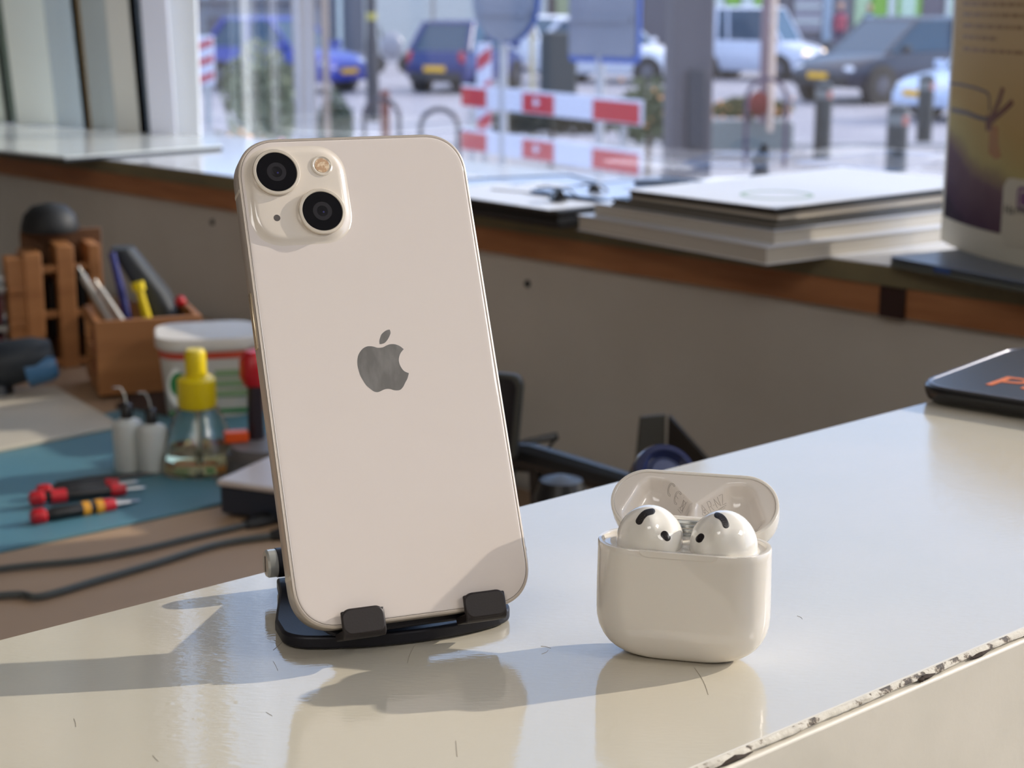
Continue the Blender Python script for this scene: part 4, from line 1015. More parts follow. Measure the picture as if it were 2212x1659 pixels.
# blue mat
def slabq(name, pts, z, th, m, lab, cat, bevel=.0008):
    c = sum((Vector((p.x, p.y, 0)) for p in pts), Vector()) / len(pts)
    o = MB().prism([(p.x - c.x, p.y - c.y) for p in pts], 0, th).build(name, m, bevel=bevel); o.location = (c.x, c.y, z); tag(o, lab, cat); return o
matp = [Bp(-120, 1222), Bp(620, 1062), Bp(640, 900), Bp(330, 872), Bp(-200, 1010)]
slabq('cutting_mat', matp, BENCH, .003, mat('mat_blue', rgb(74, 122, 140), .5, noise=(8, rgb(82, 124, 134), .3, .7)), 'blue-green rubber work mat lying on the bench', 'mat')
MZ = BENCH + .003
slabq('work_board', [Bp(-160, 1010, .003), Bp(262, 925, .003), Bp(120, 842, .003), Bp(-160, 850, .003)], MZ + .0002, .004, mat('board_beige', rgb(196, 186, 168), .5, noise=(9, rgb(176, 170, 156), .3, .7)), 'beige board lying over the back of the blue mat', 'board')
# cables
def cable(pts, r_, lab, m, plug=True):
    P_ = []
    for i in range(len(pts) - 1):
        p0, p1, p2, p3 = [pts[max(0, min(len(pts) - 1, j))] for j in (i - 1, i, i + 1, i + 2)]
        for k in range(6):
            t = k / 6; P_.append(.5 * ((2 * p1) + (-p0 + p2) * t + (2 * p0 - 5 * p1 + 4 * p2 - p3) * t * t + (-p0 + 3 * p1 - 3 * p2 + p3) * t ** 3))
    P_.append(pts[-1]); c = P_[0].copy(); c = Vector((c.x, c.y, BENCH))
    rt = empty('cable', c); tag(rt, lab, 'cable', 'cables on the bench')
    MB().tube([p - c for p in P_], r_, 10).build('cord', m, rt, smooth=True)
    if plug:
        d = (P_[-1] - P_[-3]).normalized(); e = P_[-1] - c
        MB().tube([e, e + d * .012, e + d * .028], [.004, .0065, .0065], 10).build('plug', m_black, rt, smooth=True)
    return rt
m_cab = mat('cable_grey', rgb(66, 70, 68), .45)
cable([Bp(u, v, .0032) for u, v in ((-60, 1236), (60, 1222), (180, 1210), (300, 1188), (420, 1160), (530, 1134))], .0024, 'upper of two dark grey cables on the beige bench', m_cab)
cable([Bp(u, v, .0032) for u, v in ((-60, 1292), (40, 1284), (90, 1288), (210, 1254), (340, 1216), (470, 1176), (585, 1158))], .0026, 'lower of two dark grey cables on the beige bench', m_cab)
# power box with white top
pb_ = empty('power_box', Bp(600, 1100), R(-24)); tag(pb_, 'flat box with white lid and dark body beside the phone', 'box')
MB().box((.02, .02, .014), (.10, .11, .022)).build('box_body', mat('box_navy', rgb(34, 42, 56), .4), pb_, bevel=.002)
MB().box((.02, .02, .0275), (.104, .114, .005)).build('lid', mat('box_white', rgb(206, 196, 190), .4), pb_, bevel=.002)
for x in (-.02, .06): MB().box((x, -.02, .0015), (.012, .012, .003)).build('foot', m_black, pb_)
# screwdrivers
def driver(u0, v0, u1, v1, lab, caps=m_red, tip=.017, rad=.0050, body=m_black, lift=0.0, bands=()):
    a, b = Bp(u0, v0, .003 + rad + lift), Bp(u1, v1, .003 + rad * .7 + lift * .3); d = b - a; L_ = d.length; q = d.normalized()
    M = Matrix.Translation(a) @ q.to_track_quat('Z', 'Y').to_matrix().to_4x4()
    rt = empty('screwdriver', M=M); tag(rt, lab, 'screwdriver', 'small tools on the blue mat')
    MB().lathe([(.001, 0), (rad * .8, .0005), (rad * 1.1, .003), (rad * 1.1, .010), (rad * .75, .012)], (0, 0, 0), 16).build('cap', caps, rt, smooth=True)
    hl = L_ - tip
    MB().lathe([(rad * .7, .012), (rad, .018), (rad * .95, hl * .6), (rad * .7, hl * .85), (rad * .6, hl)], (0, 0, 0), 12).build('handle', body, rt, smooth=True)
    MB().lathe([(rad * .9, hl * .84), (rad * .98, hl * .88), (rad * .8, hl), (rad * .5, hl)], (0, 0, 0), 14).build('collar', caps, rt, smooth=True)
    for t_, m in bands: MB().lathe([(rad * 1.05, hl * t_), (rad * 1.05, hl * t_ + .006), (rad * .8, hl * t_ + .006), (rad * .8, hl * t_)], (0, 0, 0), 14).build('band', m, rt, smooth=True)
    MB().lathe([(.0013, hl), (.0013, L_ - .004), (.0004, L_)], (0, 0, 0), 8).build('shaft', m_steel, rt)
    return rt
m_orb = mat('band_orange', rgb(200, 140, 30), .4)
driver(66, 1118, 292, 1082, 'front red-capped screwdriver with orange bands', bands=((.60, m_orb), (.76, m_orb)), rad=.0056)
driver(62, 1078, 316, 1052, 'red-capped screwdriver lying just behind the front one', bands=((.22, m_red), (.30, m_red)), rad=.0054, lift=.002)
driver(78, 1062, 300, 1040, 'rearmost red-capped screwdriver on the mat', rad=.005, lift=.001)
def tweezer(u0, v0, u1, v1, lab, m):
    a, b = Bp(u0, v0, .0045), Bp(u1, v1, .0045); d = (b - a); n = Vector((-d.y, d.x, 0)).normalized()
    rt = empty('tweezers', a); tag(rt, lab, 'tweezers')
    for s_ in (-1, 1):
        pts = [Vector(), d * .3 + n * s_ * .0035, d * .6 + n * s_ * .004, d]
        MB().tube(pts, [.0022, .0028, .002, .0006], 8).build('arm', m, rt, smooth=True)
tweezer(190, 1096, 302, 1080, 'steel tweezers with bright tips at the screwdrivers', m_steel)
tweezer(120, 1046, 352, 1020, 'black tweezers lying behind the screwdrivers', m_black)
# dropper bottles
m_ldpe = mat('ldpe', rgb(196, 200, 196), .3, sss=.3, spec=.4)
def dropper(u, v, h, r_, lab):
    rt = empty('dropper_bottle', Bp(u, v, .003)); rt.location.z = MZ; tag(rt, lab, 'bottle', 'dropper bottles on the blue mat')
    MB().lathe([(.001, 0), (r_ * .94, 0), (r_, .002), (r_, h * .86), (r_ * .9, h * .93), (r_ * .4, h), (r_ * .35, h + .003)], (0, 0, 0), 24).build('body', m_ldpe, rt, smooth=True, angle=50)
    MB().lathe([(r_ * .42, h), (r_ * .42, h + .010), (r_ * .28, h + .012), (.001, h + .013)], (0, 0, 0), 16).build('cap', m_black, rt, smooth=True, angle=50)
    MB().tube([(0, 0, h + .012), (-.001, 0, h + .020), (-.004, 0, h + .026), (-.010, 0, h + .026)], .0006, 6).build('needle', m_ldpe, rt)
dropper(280, 1014, .045, .0125, 'left translucent dropper bottle with black cap')
dropper(332, 1018, .042, .0125, 'right translucent dropper bottle with black cap')
# dispenser bottle
db = empty('dispenser_bottle', Bp(432, 1012, .003)); db.location.z = MZ; db.scale = (1.22, 1.22, 1.02); tag(db, 'clear conical bottle with a yellow pump top', 'bottle')
def glassmat(name, col, ior=1.45):
    m = mat(name, col, .02, trans=1, ior=ior); return m
cg = MB().lathe([(.001, 0), (.027, 0), (.0285, .003), (.028, .012), (.0150, .050), (.0112, .056), (.0104, .056), (.0140, .049), (.0268, .012), (.0262, .003), (.001, .002)], (0, 0, 0), 36)
cg.build('glass', glassmat('bottle_clear', (.93, .95, .90, 1)), db, smooth=True)
MB().lathe([(.001, .0021), (.0258, .0031), (.0262, .013), (.0248, .017), (.001, .017)], (0, 0, 0), 30).build('liquid', glassmat('liquid_oil', (.80, .76, .52, 1), 1.36), db, smooth=True)
MB().tube([(0, 0, .004), (0, 0, .054)], .0022, 10).build('dip_tube', m_ldpe, db, smooth=True)
MB().lathe([(.0122, .052), (.0134, .056), (.0132, .076), (.0105, .0785), (.0072, .079), (.0072, .098), (.006, .101), (.001, .101)], (0, 0, 0), 30).build('pump_top', m_yellow, db, smooth=True, angle=40)
# food tub
tb = empty('plastic_tub', Bp(455, 888)); tag(tb, 'white plastic tub with lid, red stripe and green label', 'tub')
def srr(w_, h_, r_, z): return [Vector((x, y, z)) for x, y in rrect(w_, h_, r_, 8)]
tb.rotation_euler.z = R(12)
MB().loft([srr(.078, .07, .022, 0), srr(.082, .074, .022, .003), srr(.094, .086, .026, .073)]).build('body', mat('tub_white', rgb(206, 200, 190), .35), tb, smooth=True, angle=50)
MB().loft([srr(.0935, .0855, .026, .0605), srr(.0943, .0863, .026, .067)]).build('red_stripe', mat('stripe_red', rgb(198, 74, 50), .4), tb, smooth=True, angle=50)
MB().loft([srr(.099, .091, .028, .070), srr(.100, .092, .028, .078), srr(.097, .089, .027, .080), srr(.088, .080, .024, .0795)]).build('lid', mat('tub_lid', rgb(214, 208, 198), .35), tb, smooth=True, angle=50)
oval = [(math.cos(t) * .0105, math.sin(t) * .019) for t in [2 * math.pi * k / 28 for k in range(28)]]
FM = Matrix.Translation((-.0295, -.0400, .034)) @ Matrix.Rotation(R(84), 4, 'X')
MB().prism(oval, 0, .0012, FM).build('white_oval', mat('label_white', rgb(226, 226, 218), .4), tb)
MB().prism([(x * .78, y * .6 + .003) for x, y in oval], .001, .0018, FM).build('green_oval', mat('label_green', rgb(40, 122, 66), .4), tb)
for z, w_ in ((.046, .032), (.036, .032), (.026, .030)):
    MB().box((.020, -.0405 - (z - .034) * .085, z), (w_, .0012, .0065)).build('green_text_block', mat('label_olive', rgb(132, 156, 116), .5), tb)
MB().box((0, -.0377, .009), (.078, .0012, .004)).build('green_line', mat('label_green', rgb(40, 122, 66), .4), tb)
# red handled brush beside the phone
rb = empty('soldering_iron', Bp(556, 1010, .003)); rb.location.z = MZ; tag(rb, 'upright tool with red head and dark handle behind the tape roll', 'tool')
MB().lathe([(.006, 0), (.007, .02), (.0065, .075), (.001, .078)], (0, 0, 0), 16).build('handle', mat('handle_dark', rgb(38, 30, 38), .4), rb, smooth=True)
MB().lathe([(.009, .072), (.0125, .080), (.012, .094), (.007, .101), (.001, .102)], (0, 0, 0), 18).build('head', m_red, rb, smooth=True)
tr_ = empty('tape_roll', Bp(578, 1022, .003)); tr_.location.z = MZ; tag(tr_, 'grey tape rolls stacked with an orange edge at the phone\'s left', 'tape')
MB().lathe([(.014, 0), (.034, 0), (.034, .018), (.014, .018)], (.0, 0, 0), 32).build('roll', mat('tape_grey', rgb(96, 92, 90), .5), tr_, smooth=True, angle=40)
MB().lathe([(.014, .0182), (.030, .0182), (.030, .026), (.014, .026)], (0, 0, 0), 32).build('upper_roll', mat('tape_grey2', rgb(112, 106, 104), .5), tr_, smooth=True, angle=40)
MB().box((-.026, .004, .031), (.020, .012, .009), yaw=.3).build('orange_clip', mat('clip_orange', rgb(224, 84, 26), .4), tr_, bevel=.001)
slabq('dark_tray', [Bp(250, 882), Bp(360, 905), Bp(560, 900), Bp(560, 858), Bp(300, 850)], BENCH, .004, mat('tray_brown', rgb(52, 42, 40), .5), 'dark flat tray under the wooden box and tub', 'tray')
# wooden box with open top and drawers
m_wood = mat('pine', rgb(176, 122, 74), .55, noise=(14, rgb(150, 98, 56), .35, .65, (.25, .25, 3)))
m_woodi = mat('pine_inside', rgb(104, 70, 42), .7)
wb = empty('wooden_box', Bp(214, 866), R(20)); tag(wb, 'open pine tool box with slots in its left side', 'wooden box')
# local x runs right along the front, y back-left; origin at the near bottom corner
Wx, Wy, Wh = .105, .10, .075
def wbx(x, y, z, dx, dy, dz, name='panel', m=None, par=None, bv=.0008): return MB().box((x + dx / 2, y + dy / 2, z + dz / 2), (dx, dy, dz)).build(name, m or m_wood, par or wb, bevel=bv)
wbx(0, 0, .0045, Wx, .006, Wh, 'front_panel'); wbx(0, Wy - .006, .0045, Wx, .006, Wh, 'back_panel'); wbx(Wx - .006, .006, .0045, .006, Wy - .012, Wh, 'side_panel')
wbx(.006, .006, .0045, Wx - .012, Wy - .012, .012, 'bottom', m_woodi)
wbx(0, .006, .0045, .006, Wy - .012, .018, 'side_panel'); wbx(0, .006, .038, .006, Wy - .012, .008, 'slat'); wbx(0, .006, .068, .006, Wy - .012, .0115, 'slat')
wbx(0, .006, .0225, .006, .026, .046, 'side_panel', mat('wood_red', rgb(128, 64, 40), .6))
wbx(.006, .045, .0165, Wx - .012, .004, .055, 'divider', m_woodi)
# tall rack behind it, leaning slotted front
rk = empty('wooden_rack', Bp(92, 800), R(24)); tag(rk, 'tall pine rack with narrow slots, standing behind the tool box', 'wooden rack')
def rkx(x, y, z, dx, dy, dz, name='panel', m=None): return MB().box((x + dx / 2, y + dy / 2, z + dz / 2), (dx, dy, dz)).build(name, m or m_wood, rk, bevel=.0008)
RH = .136
for x in (0, .034, .068): rkx(x - .012, 0, 0, .018 if x < .06 else .012, .05, RH - (.004 if x else .010), 'upright')
rkx(-.008, .044, 0, .086, .006, RH + .008, 'back_panel', m_woodi)
for z in (.002, .055, .104): rkx(-.008, .004, z, .075, .006, .008, 'crosspiece')
for y in (.003, .026): rkx(-.030, y, 0, .022, .006, RH - .014, 'end_panel')
for k in range(3): rkx(-.030, .001, .012 + k * .036, .022, .034, .006, 'shelf')
for (x, z0, h_, m_, lb) in ((.018, .03, .062, m_black, 'black handled file in the left slot of the tall rack'), (.050, .03, .066, mat('tool_dark', rgb(36, 44, 50), .4), 'dark handled file in the right slot of the tall rack')):
    o = MB().lathe([(.002, 0), (.005, .004), (.0055, h_ * .5), (.004, h_), (.001, h_ + .002)], (0, 0, 0), 12).build('file_tool', m_, smooth=True)
    o.location = rk.matrix_basis @ Vector((x, .022, z0)) if False else (Matrix.Translation(rk.location) @ Matrix.Rotation(R(24), 4, 'Z')) @ Vector((x, .022, z0)); tag(o, lb, 'tool')
# round black object on the rack
o = MB().lathe([(.001, 0), (.030, 0), (.031, .004), (.027, .018), (.018, .027), (.001, .031)], (0, 0, 0), 30).build('magnifier_lamp_head', mat('matte_black', rgb(14, 16, 18), .6), smooth=True)
o.location = (Matrix.Translation(rk.location) @ Matrix.Rotation(R(24), 4, 'Z')) @ Vector((.022, .034, RH + .0085)); tag(o, 'black dome-shaped lamp head on top of the tall rack', 'lamp head')
# tools standing in the box
BM_ = Matrix.Translation(wb.location) @ Matrix.Rotation(R(20), 4, 'Z')
def stick(p, q, r_, m, name, lab, cat='tool', extra=None):
    a, b = BM_ @ Vector(p), BM_ @ Vector(q)
    rt = empty(name, a); tag(rt, lab, cat, 'tools in the wooden box')
    MB().tube([Vector(), (b - a) * .5, b - a], [r_ * .8, r_, r_ * .8], 10).build('handle', m, rt, smooth=True)
    if extra: MB().tube([b - a, (b - a) * (1 + extra[0])], extra[1], 8).build('tip', extra[2], rt, smooth=True)
m_alu = mat('alu_dull', rgb(150, 146, 140), .4, metal=.6)
stick((.045, .03, .02), (-.004, .055, .118), .0048, m_alu, 'caliper', 'silver metal caliper leaning in the wooden box', extra=(.08, .003, m_black))
stick((.060, .025, .02), (.012, .045, .105), .0040, m_alu, 'steel_rule', 'dull silver bar leaning beside the caliper', extra=(.1, .002, m_alu))
stick((.050, .07, .02), (.030, .085, .135), .0045, mat('handle_blue', rgb(34, 44, 120), .4), 'marker_pen', 'dark blue pen standing at the back of the wooden box')
stick((.070, .06, .02), (.052, .07, .105), .0050, m_yellow, 'clip', 'yellow handled clip in the wooden box', extra=(-.10, .007, m_yellow))
gp_ = empty('power_tool', BM_ @ Vector((.088, .056, .018))); tag(gp_, 'large dark grey tool leaning diagonally in the wooden box', 'tool', 'tools in the wooden box')
MB().loft([[Vector((x, y, 0)) + Vector((.012, .02, 0)) for x, y in rrect(.02, .03, .006, 4)], [Vector((x * 1.5 - .028, y * 1.2 + .03, .072)) for x, y in rrect(.02, .03, .006, 4)], [Vector((x * 1.1 - .060, y + .035, .118)) for x, y in rrect(.02, .03, .008, 4)]]).build('body', mat('tool_slate', rgb(46, 50, 54), .6), gp_, smooth=True, angle=50)
MB().ball((.006, -.004, .068), .006, 10).build('red_button', m_red, gp_, smooth=True)
# things at the far left
hg_ = empty('heat_gun', Bp(62, 858)); tag(hg_, 'black and blue rounded hand tool at the left edge of the bench', 'tool')
MB().tube([(-.055, -.01, .028), (-.02, -.01, .036), (.012, -.005, .042), (.026, 0, .044)], [.022, .024, .021, .015], 16).build('body', mat('tool_charcoal', rgb(26, 34, 42), .5), hg_, smooth=True)
MB().tube([(.004, -.012, .030), (.026, -.008, .034), (.030, -.006, .035)], [.017, .015, .012], 14).build('blue_shell', mat('tool_blue', rgb(62, 108, 146), .4), hg_, smooth=True)
MB().tube([(-.03, -.01, .02), (-.028, -.012, .004)], [.016, .018], 12).build('foot', m_black, hg_, smooth=True)
sh_ = empty('parts_drawers', Bp(-8, 800), R(15)); tag(sh_, 'parts shelf with dark red bins at the left edge', 'shelf')
for k in range(3):
    MB().box((-.03, .02, .006 + k * .042), (.09, .08, .004)).build('shelf', mat('shelf_grey2', rgb(150, 148, 142), .5), sh_)
    if k < 2:
        MB().box((-.03, .02, .024 + k * .042), (.08, .07, .028)).build('bin', mat('bin_maroon', rgb(84, 20, 30), .5), sh_, bevel=.002)
MB().box((.004, -.016, .010), (.020, .01, .034), yaw=.1).build('orange_label', mat('label_orangered', rgb(196, 70, 40), .5), sh_)
for x in (-.073, .013): MB().box((x, .055, .048), (.004, .004, .096)).build('upright', m_steel, sh_)
slabq('white_scraper', [Bp(12, 514 + 274), Bp(48, 530 + 274), Bp(44, 536 + 274), Bp(8, 520 + 274)], BENCH, .002, m_white, 'small white plastic strip by the parts shelf', 'strip')
# ---- right of the phone, behind the counter
def P3(u, v, Y): return aty(u, v, Y)
# tablet on its arm: seen as a frame edge
tabl = empty('tablet', P3(1096, 975, 1.16)); tag(tabl, 'dark framed tablet standing upright, half hidden by the phone', 'tablet')
w2 = rrect(.062, .062, .008, 6)
TM = Matrix.Translation((-.021, .0, .027)) @ Matrix.Rotation(R(-12), 4, 'Z') @ Matrix.Rotation(R(4), 4, 'Y') @ Matrix.Rotation(R(84), 4, 'X')
MB().prism(w2, -.004, .004, TM).build('casing', mat('tablet_grey', rgb(58, 58, 54), .4), tabl, bevel=.0015)
MB().prism([(x * .86, y * .90) for x, y in w2], .0041, .0050, TM).build('screen', mat('tablet_screen', rgb(26, 22, 26), .1), tabl)
MB().prism([(x * .42 - .006, y * .5) for x, y in w2], .0051, .0054, TM).build('screen_picture', mat('screen_rose', rgb(92, 62, 66), .3), tabl)
la = empty('articulated_arm', P3(1180, 1010, 1.15)); tag(la, 'black articulated holder arm running below the tablet', 'arm')
q = [P3(u, v, Y) - la.location for u, v, Y in ((1085, 985, 1.18), (1150, 990, 1.16), (1250, 1018, 1.12), (1370, 1052, 1.06))]
MB().tube(q, [.010, .0105, .0095, .008], 10).build('bar', m_black, la, smooth=True)
q = [P3(u, v, 1.18) - la.location for u, v in ((1100, 968), (1150, 952), (1205, 942))]
MB().tube(q, [.003, .0025, .003], 8).build('lever', m_black, la, smooth=True)
q = [P3(u, v, 1.175) - la.location for u, v in ((1205, 942), (1190, 960), (1176, 985))]
MB().tube(q, .0012, 6).build('wire', m_black, la)
for (u, u2, v2) in ((1152, 1160, 1080), (1164, 1172, 1080), (1120, 1100, 1040)):
    q = [P3(u, 1000, 1.16) - la.location, P3(u2, v2, 1.16) - la.location]
    MB().tube(q, .0012, 6).build('wire', m_black, la)
fo = at(1160, 1100, .5); MB().tube([P3(1160, 1005, 1.15) - la.location, Vector((fo.x, 1.15, DESK + .002)) - la.location], .006, 12).build('post', m_black, la, smooth=True)
MB().lathe([(.001, 0), (.03, 0), (.03, .006), (.001, .008)], Vector((fo.x, 1.15, DESK)) - la.location, 24).build('base', m_black, la, smooth=True)
o = MB().lathe([(.001, -.016), (.014, -.012), (.018, 0), (.014, .012), (.001, .016)], (0, 0, 0), 20).build('knob_ball', m_black, smooth=True); o.location = P3(1212, 1075, 1.06); o.location.z = max(o.location.z, DESK + .02); tag(o, 'round black knob below the black arm', 'knob')
MB().tube([(0, 0, -.014), (0, 0, DESK - o.location.z)], .004, 8).build('stem', m_black, o)
# black angular holder
bh = empty('bracket_stand', Vector((.112, 1.215, DESK)), R(-26)); tag(bh, 'black angular folded stand behind the navy earphone case', 'stand')
hz0 = P3(1440, 905, 1.2).z - DESK
BT = Matrix(((0, 1, 0, 0), (1, 0, 0, 0), (0, 0, 1, 0), (0, 0, 0, 1)))
MB().prism([(.0, 0), (.050, 0), (.046, hz0 * .76), (.036, hz0 * .84), (.003, hz0)], -.002, .002, Matrix(((1, 0, 0, 0), (0, 0, 1, 0), (0, 1, 0, 0), (0, 0, 0, 1)))).build('wing', m_black, bh, bevel=.0006)
MB().prism([(-.036, 0), (.002, 0), (.0, hz0), (-.019, hz0 - .001)], -.002, .002, Matrix.Rotation(R(38), 4, 'Z') @ Matrix(((1, 0, 0, 0), (0, 0, 1, 0), (0, 1, 0, 0), (0, 0, 0, 1)))).build('wing', mat('wing_grey', rgb(66, 64, 58), .6), bh, bevel=.0006)
MB().box((.006, .02, .002), (.06, .05, .004)).build('foot_plate', m_black, bh)
# navy round earphone case just behind the counter edge
NR_ = empty('round_case', P3(1438, 1024, .765)); tag(NR_, 'glossy navy round case with a recessed disc lid, peeking over the counter', 'round case')
tn = Matrix.Rotation(R(16), 4, 'Z') @ Matrix.Rotation(R(52), 4, 'X')
mn = mat('navy_gloss', rgb(30, 38, 74), .14, coat=.6)
MB().lathe([(.001, -.016), (.012, -.015), (.0155, -.008), (.0155, -.001), (.0145, .0015), (.0115, .002), (.0095, -.0005), (.0075, -.0015)], (0, 0, 0), 40, tn.to_3x3()).build('shell', mn, NR_, smooth=True)
MB().lathe([(.0095, -.0012), (.0072, .0002), (.0068, .0008), (.001, .0010)], (0, 0, 0), 36, tn.to_3x3()).build('disc_lid', mat('navy_satin', rgb(72, 80, 112), .3), NR_, smooth=True)
nz_ = NR_.location.z - .014 - DESK
MB().lathe([(.012, -nz_ - .014), (.012, -.012), (.006, -.010)], (0, .004, 0), 20).build('stand_tube', mn, NR_, smooth=True)
# ================================================================== ON THE SILL
def Sp(u, v, dz=0): return at(u, v, .22 - dz)
def quadslab(name, pts, z, th, m, lab, cat, bevel=.0004, mats=None, grp=None):
    c = sum((Vector((p.x, p.y, 0)) for p in pts), Vector()) / len(pts)
    rt = empty(name, (c.x, c.y, z)); tag(rt, lab, cat, grp)
    P_ = [(p.x - c.x, p.y - c.y) for p in pts]
    return rt, P_
def rect_from(F, d1, l1, d2, l2):
    """corner F, edges along unit d1,d2"""
    return [F, F + d1 * l1, F + d1 * l1 + d2 * l2, F + d2 * l2]
Lc, Fc, Rc = Sp(1246, 497), Sp(1655, 573), Sp(2030, 505)
d1 = (Lc - Fc).normalized(); d2 = (Rc - Fc).normalized()
d2 = (d2 - d1 * d2.dot(d1)).normalized()
l1 = (Lc - Fc).length; l2 = .30
m_pages = mat('book_pages', rgb(206, 200, 190), .7, noise=(5, rgb(190, 184, 174), .4, .6, (1, 1, 260)))
m_cover = mat('cover_white', rgb(226, 230, 240), .3)
def book(F, l1_, l2_, z, th, lab, name='book', cover=m_cover, pages=m_pages, bend=0.0, rot=0.0, cat='book', cth=.0006, grp='books and papers on the sill'):
    rt = empty(name, (F.x, F.y, z)); tag(rt, lab, cat, grp)
    a = d1.copy(); b = d2.copy(); a.rotate(Matrix.Rotation(rot, 3, 'Z')); b.rotate(Matrix.Rotation(rot, 3, 'Z'))
    def sl(z0, z1, ins):
        rings = []; n = 16
        for i in range(n + 1):
            t = i / n; x = ins + (l1_ - 2 * ins) * t; dz = bend * (math.sin(t * math.pi * .9)) if bend else 0
            lo = bend * 0; p = a * x + b * ins; q = a * x + b * (l2_ - ins)
            k = dz
            rings.append([p + Vector((0, 0, z0 + k)), q + Vector((0, 0, z0 + k)), q + Vector((0, 0, z1 + k)), p + Vector((0, 0, z1 + k))])
        return MB().loft(rings)
    sl(cth, th - cth, .0015).build('pages', pages, rt)
    sl(0, cth, 0).build('back_cover', cover, rt); sl(th - cth, th, 0).build('front_cover', cover, rt)
    return rt
z = SILL
book(Fc, l1, l2, z, .0145, 'thick white book at the bottom of the pile, jutting over the sill edge'); z += .0147
F2 = Fc + d1 * .004 + d2 * .012
book(F2, l1 - .02, l2 - .01, z, .012, 'second white book of the pile with grey page edges', rot=R(1.5)); z += .0122
F3 = Fc + d1 * .008 + d2 * .016
m_dark = mat('cover_dark', rgb(24, 28, 34), .35)
book(F3, l1 - .05, l2 - .03, z, .0065, 'dark covered magazine in the pile above the white books', name='magazine', cover=m_dark, rot=R(2.5), cat='magazine', cth=.0022); z += .0067
book(F3 + d2 * .004, l1 - .07, l2 - .03, z, .0050, 'beige magazine curling between two dark covers', name='magazine', cover=mat('cover_beige', rgb(160, 150, 138), .4), rot=R(3), cat='magazine'); z += .0052
book(F3 + d1 * .003 + d2 * .003, l1 - .075, l2 - .02, z, .0046, 'thin black folder near the top of the pile', name='folder', cover=m_dark, pages=m_dark, rot=R(3.5), cat='folder'); z += .0048
ts = empty('paper_sheet', (F3.x, F3.y, z)); tag(ts, 'white sheet with a pale green ring logo topping the pile', 'paper', 'books and papers on the sill')
b3_, b4_ = d1.copy(), d2.copy(); b3_.rotate(Matrix.Rotation(R(5), 3, 'Z')); b4_.rotate(Matrix.Rotation(R(5), 3, 'Z'))
pp = [Vector(), b3_ * .175, b3_ * .175 + b4_ * .30, b4_ * .30]
MB().prism([(p.x, p.y) for p in pp], 0, .0009).build('sheet', m_paper, ts)
rc = b3_ * .06 + b4_ * .07
rg_ = MB()
for k in range(1): pass
el = [(rc + b3_ * math.cos(t) * .032 + b4_ * math.sin(t) * .032) for t in [2 * math.pi * k / 40 for k in range(40)]]
el2 = [(rc + b3_ * math.cos(t) * .027 + b4_ * math.sin(t) * .027) for t in [2 * math.pi * k / 40 for k in range(40)]]
rg_.loft([[p + Vector((0, 0, .001)) for p in el], [p + Vector((0, 0, .0012)) for p in el], [p + Vector((0, 0, .0012)) for p in el2], [p + Vector((0, 0, .001)) for p in el2]], cap=False)
rg_.build('ring_logo', mat('ring_green', rgb(170, 190, 170), .5), ts)
# black slab (closed laptop) along the edge with papers on it
La, Lb = Sp(930, 453), Sp(1205, 497.5)
sd = (Lb - La).normalized(); sb = Vector((-sd.y, sd.x, 0)); ll = (Lb - La).length
lt = empty('laptop', (La.x, La.y, SILL)); tag(lt, 'closed black laptop lying along the sill edge right of the phone', 'laptop')
def lq(x0, x1, y0, y1): return [tuple((sd * x + sb * y).to_2d()) for x, y in ((x0, y0), (x1, y0), (x1, y1), (x0, y1))]
MB().prism(lq(0, ll, 0, .15), .001, .010).build('base', m_black, lt, bevel=.0015)
MB().prism(lq(0, ll, 0, .15), .0106, .0180).build('lid', m_black, lt, bevel=.001)
LZ = SILL + .0182
def sheet(u0, v0, w_, h_, ang, lab, m=m_paper, zz=LZ, th=.0006, dz=.0157, name='paper_sheet', cat='paper', grp='books and papers on the sill'):
    o = MB().prism([(-w_ / 2, -h_ / 2), (w_ / 2, -h_ / 2), (w_ / 2, h_ / 2), (-w_ / 2, h_ / 2)], 0, th).build(name, m)
    p = at(u0, v0, CZ - zz); o.location = (p.x, p.y, zz); o.rotation_euler.z = ang; tag(o, lab, cat, grp); return o
sda = math.atan2(sd.y, sd.x)
sheet(1128, 424, .20, .105, sda, 'white sheet covering the left half of the closed laptop', th=.0008)
sheet(1222, 412, .13, .08, sda + .2, 'white sheet turned askew on the closed laptop', zz=LZ + .001, th=.0012)
m_bluepl = mat('sleeve_blue', rgb(96, 130, 176), .25)
def sleeve(u0, v0, w_, h_, ang, zz, lab):
    p = at(u0, v0, CZ - zz); rt = empty('plastic_sleeve', (p.x, p.y, zz), ang); tag(rt, lab, 'sleeve', 'plastic sleeves on the sill')
    MB().prism([(-w_ / 2, -h_ / 2), (w_ / 2, -h_ / 2), (w_ / 2, h_ / 2), (-w_ / 2, h_ / 2)], 0, .0008).build('film', mat('sleeve_film', rgb(206, 216, 236), .12), rt)
    r = MB()
    for (a, b) in (((-1, -1), (1, -1)), ((1, -1), (1, 1)), ((1, 1), (-1, 1)), ((-1, 1), (-1, -1))):
        r.tube([(a[0] * w_ / 2, a[1] * h_ / 2, .0012), (b[0] * w_ / 2, b[1] * h_ / 2, .0012)], .0013, 6)
    r.build('blue_border', m_bluepl, rt)
sleeve(1400, 412, .19, .14, .75, LZ + .0026, 'clear plastic sleeve with blue border lying on the papers')
sleeve(1130, 396, .15, .10, .35, LZ + .0032 - .012, 'second clear sleeve with blue border at the back of the laptop')
sheet(1545, 402, .22, .12, .5, 'pale sheet lying behind the pile of books', zz=SILL + .0002, name='paper_sheet', th=.001)
sheet(1060, 399, .20, .07, sda, 'white glossy card at the back of the laptop beside the phone', zz=SILL + .0002, th=.002)
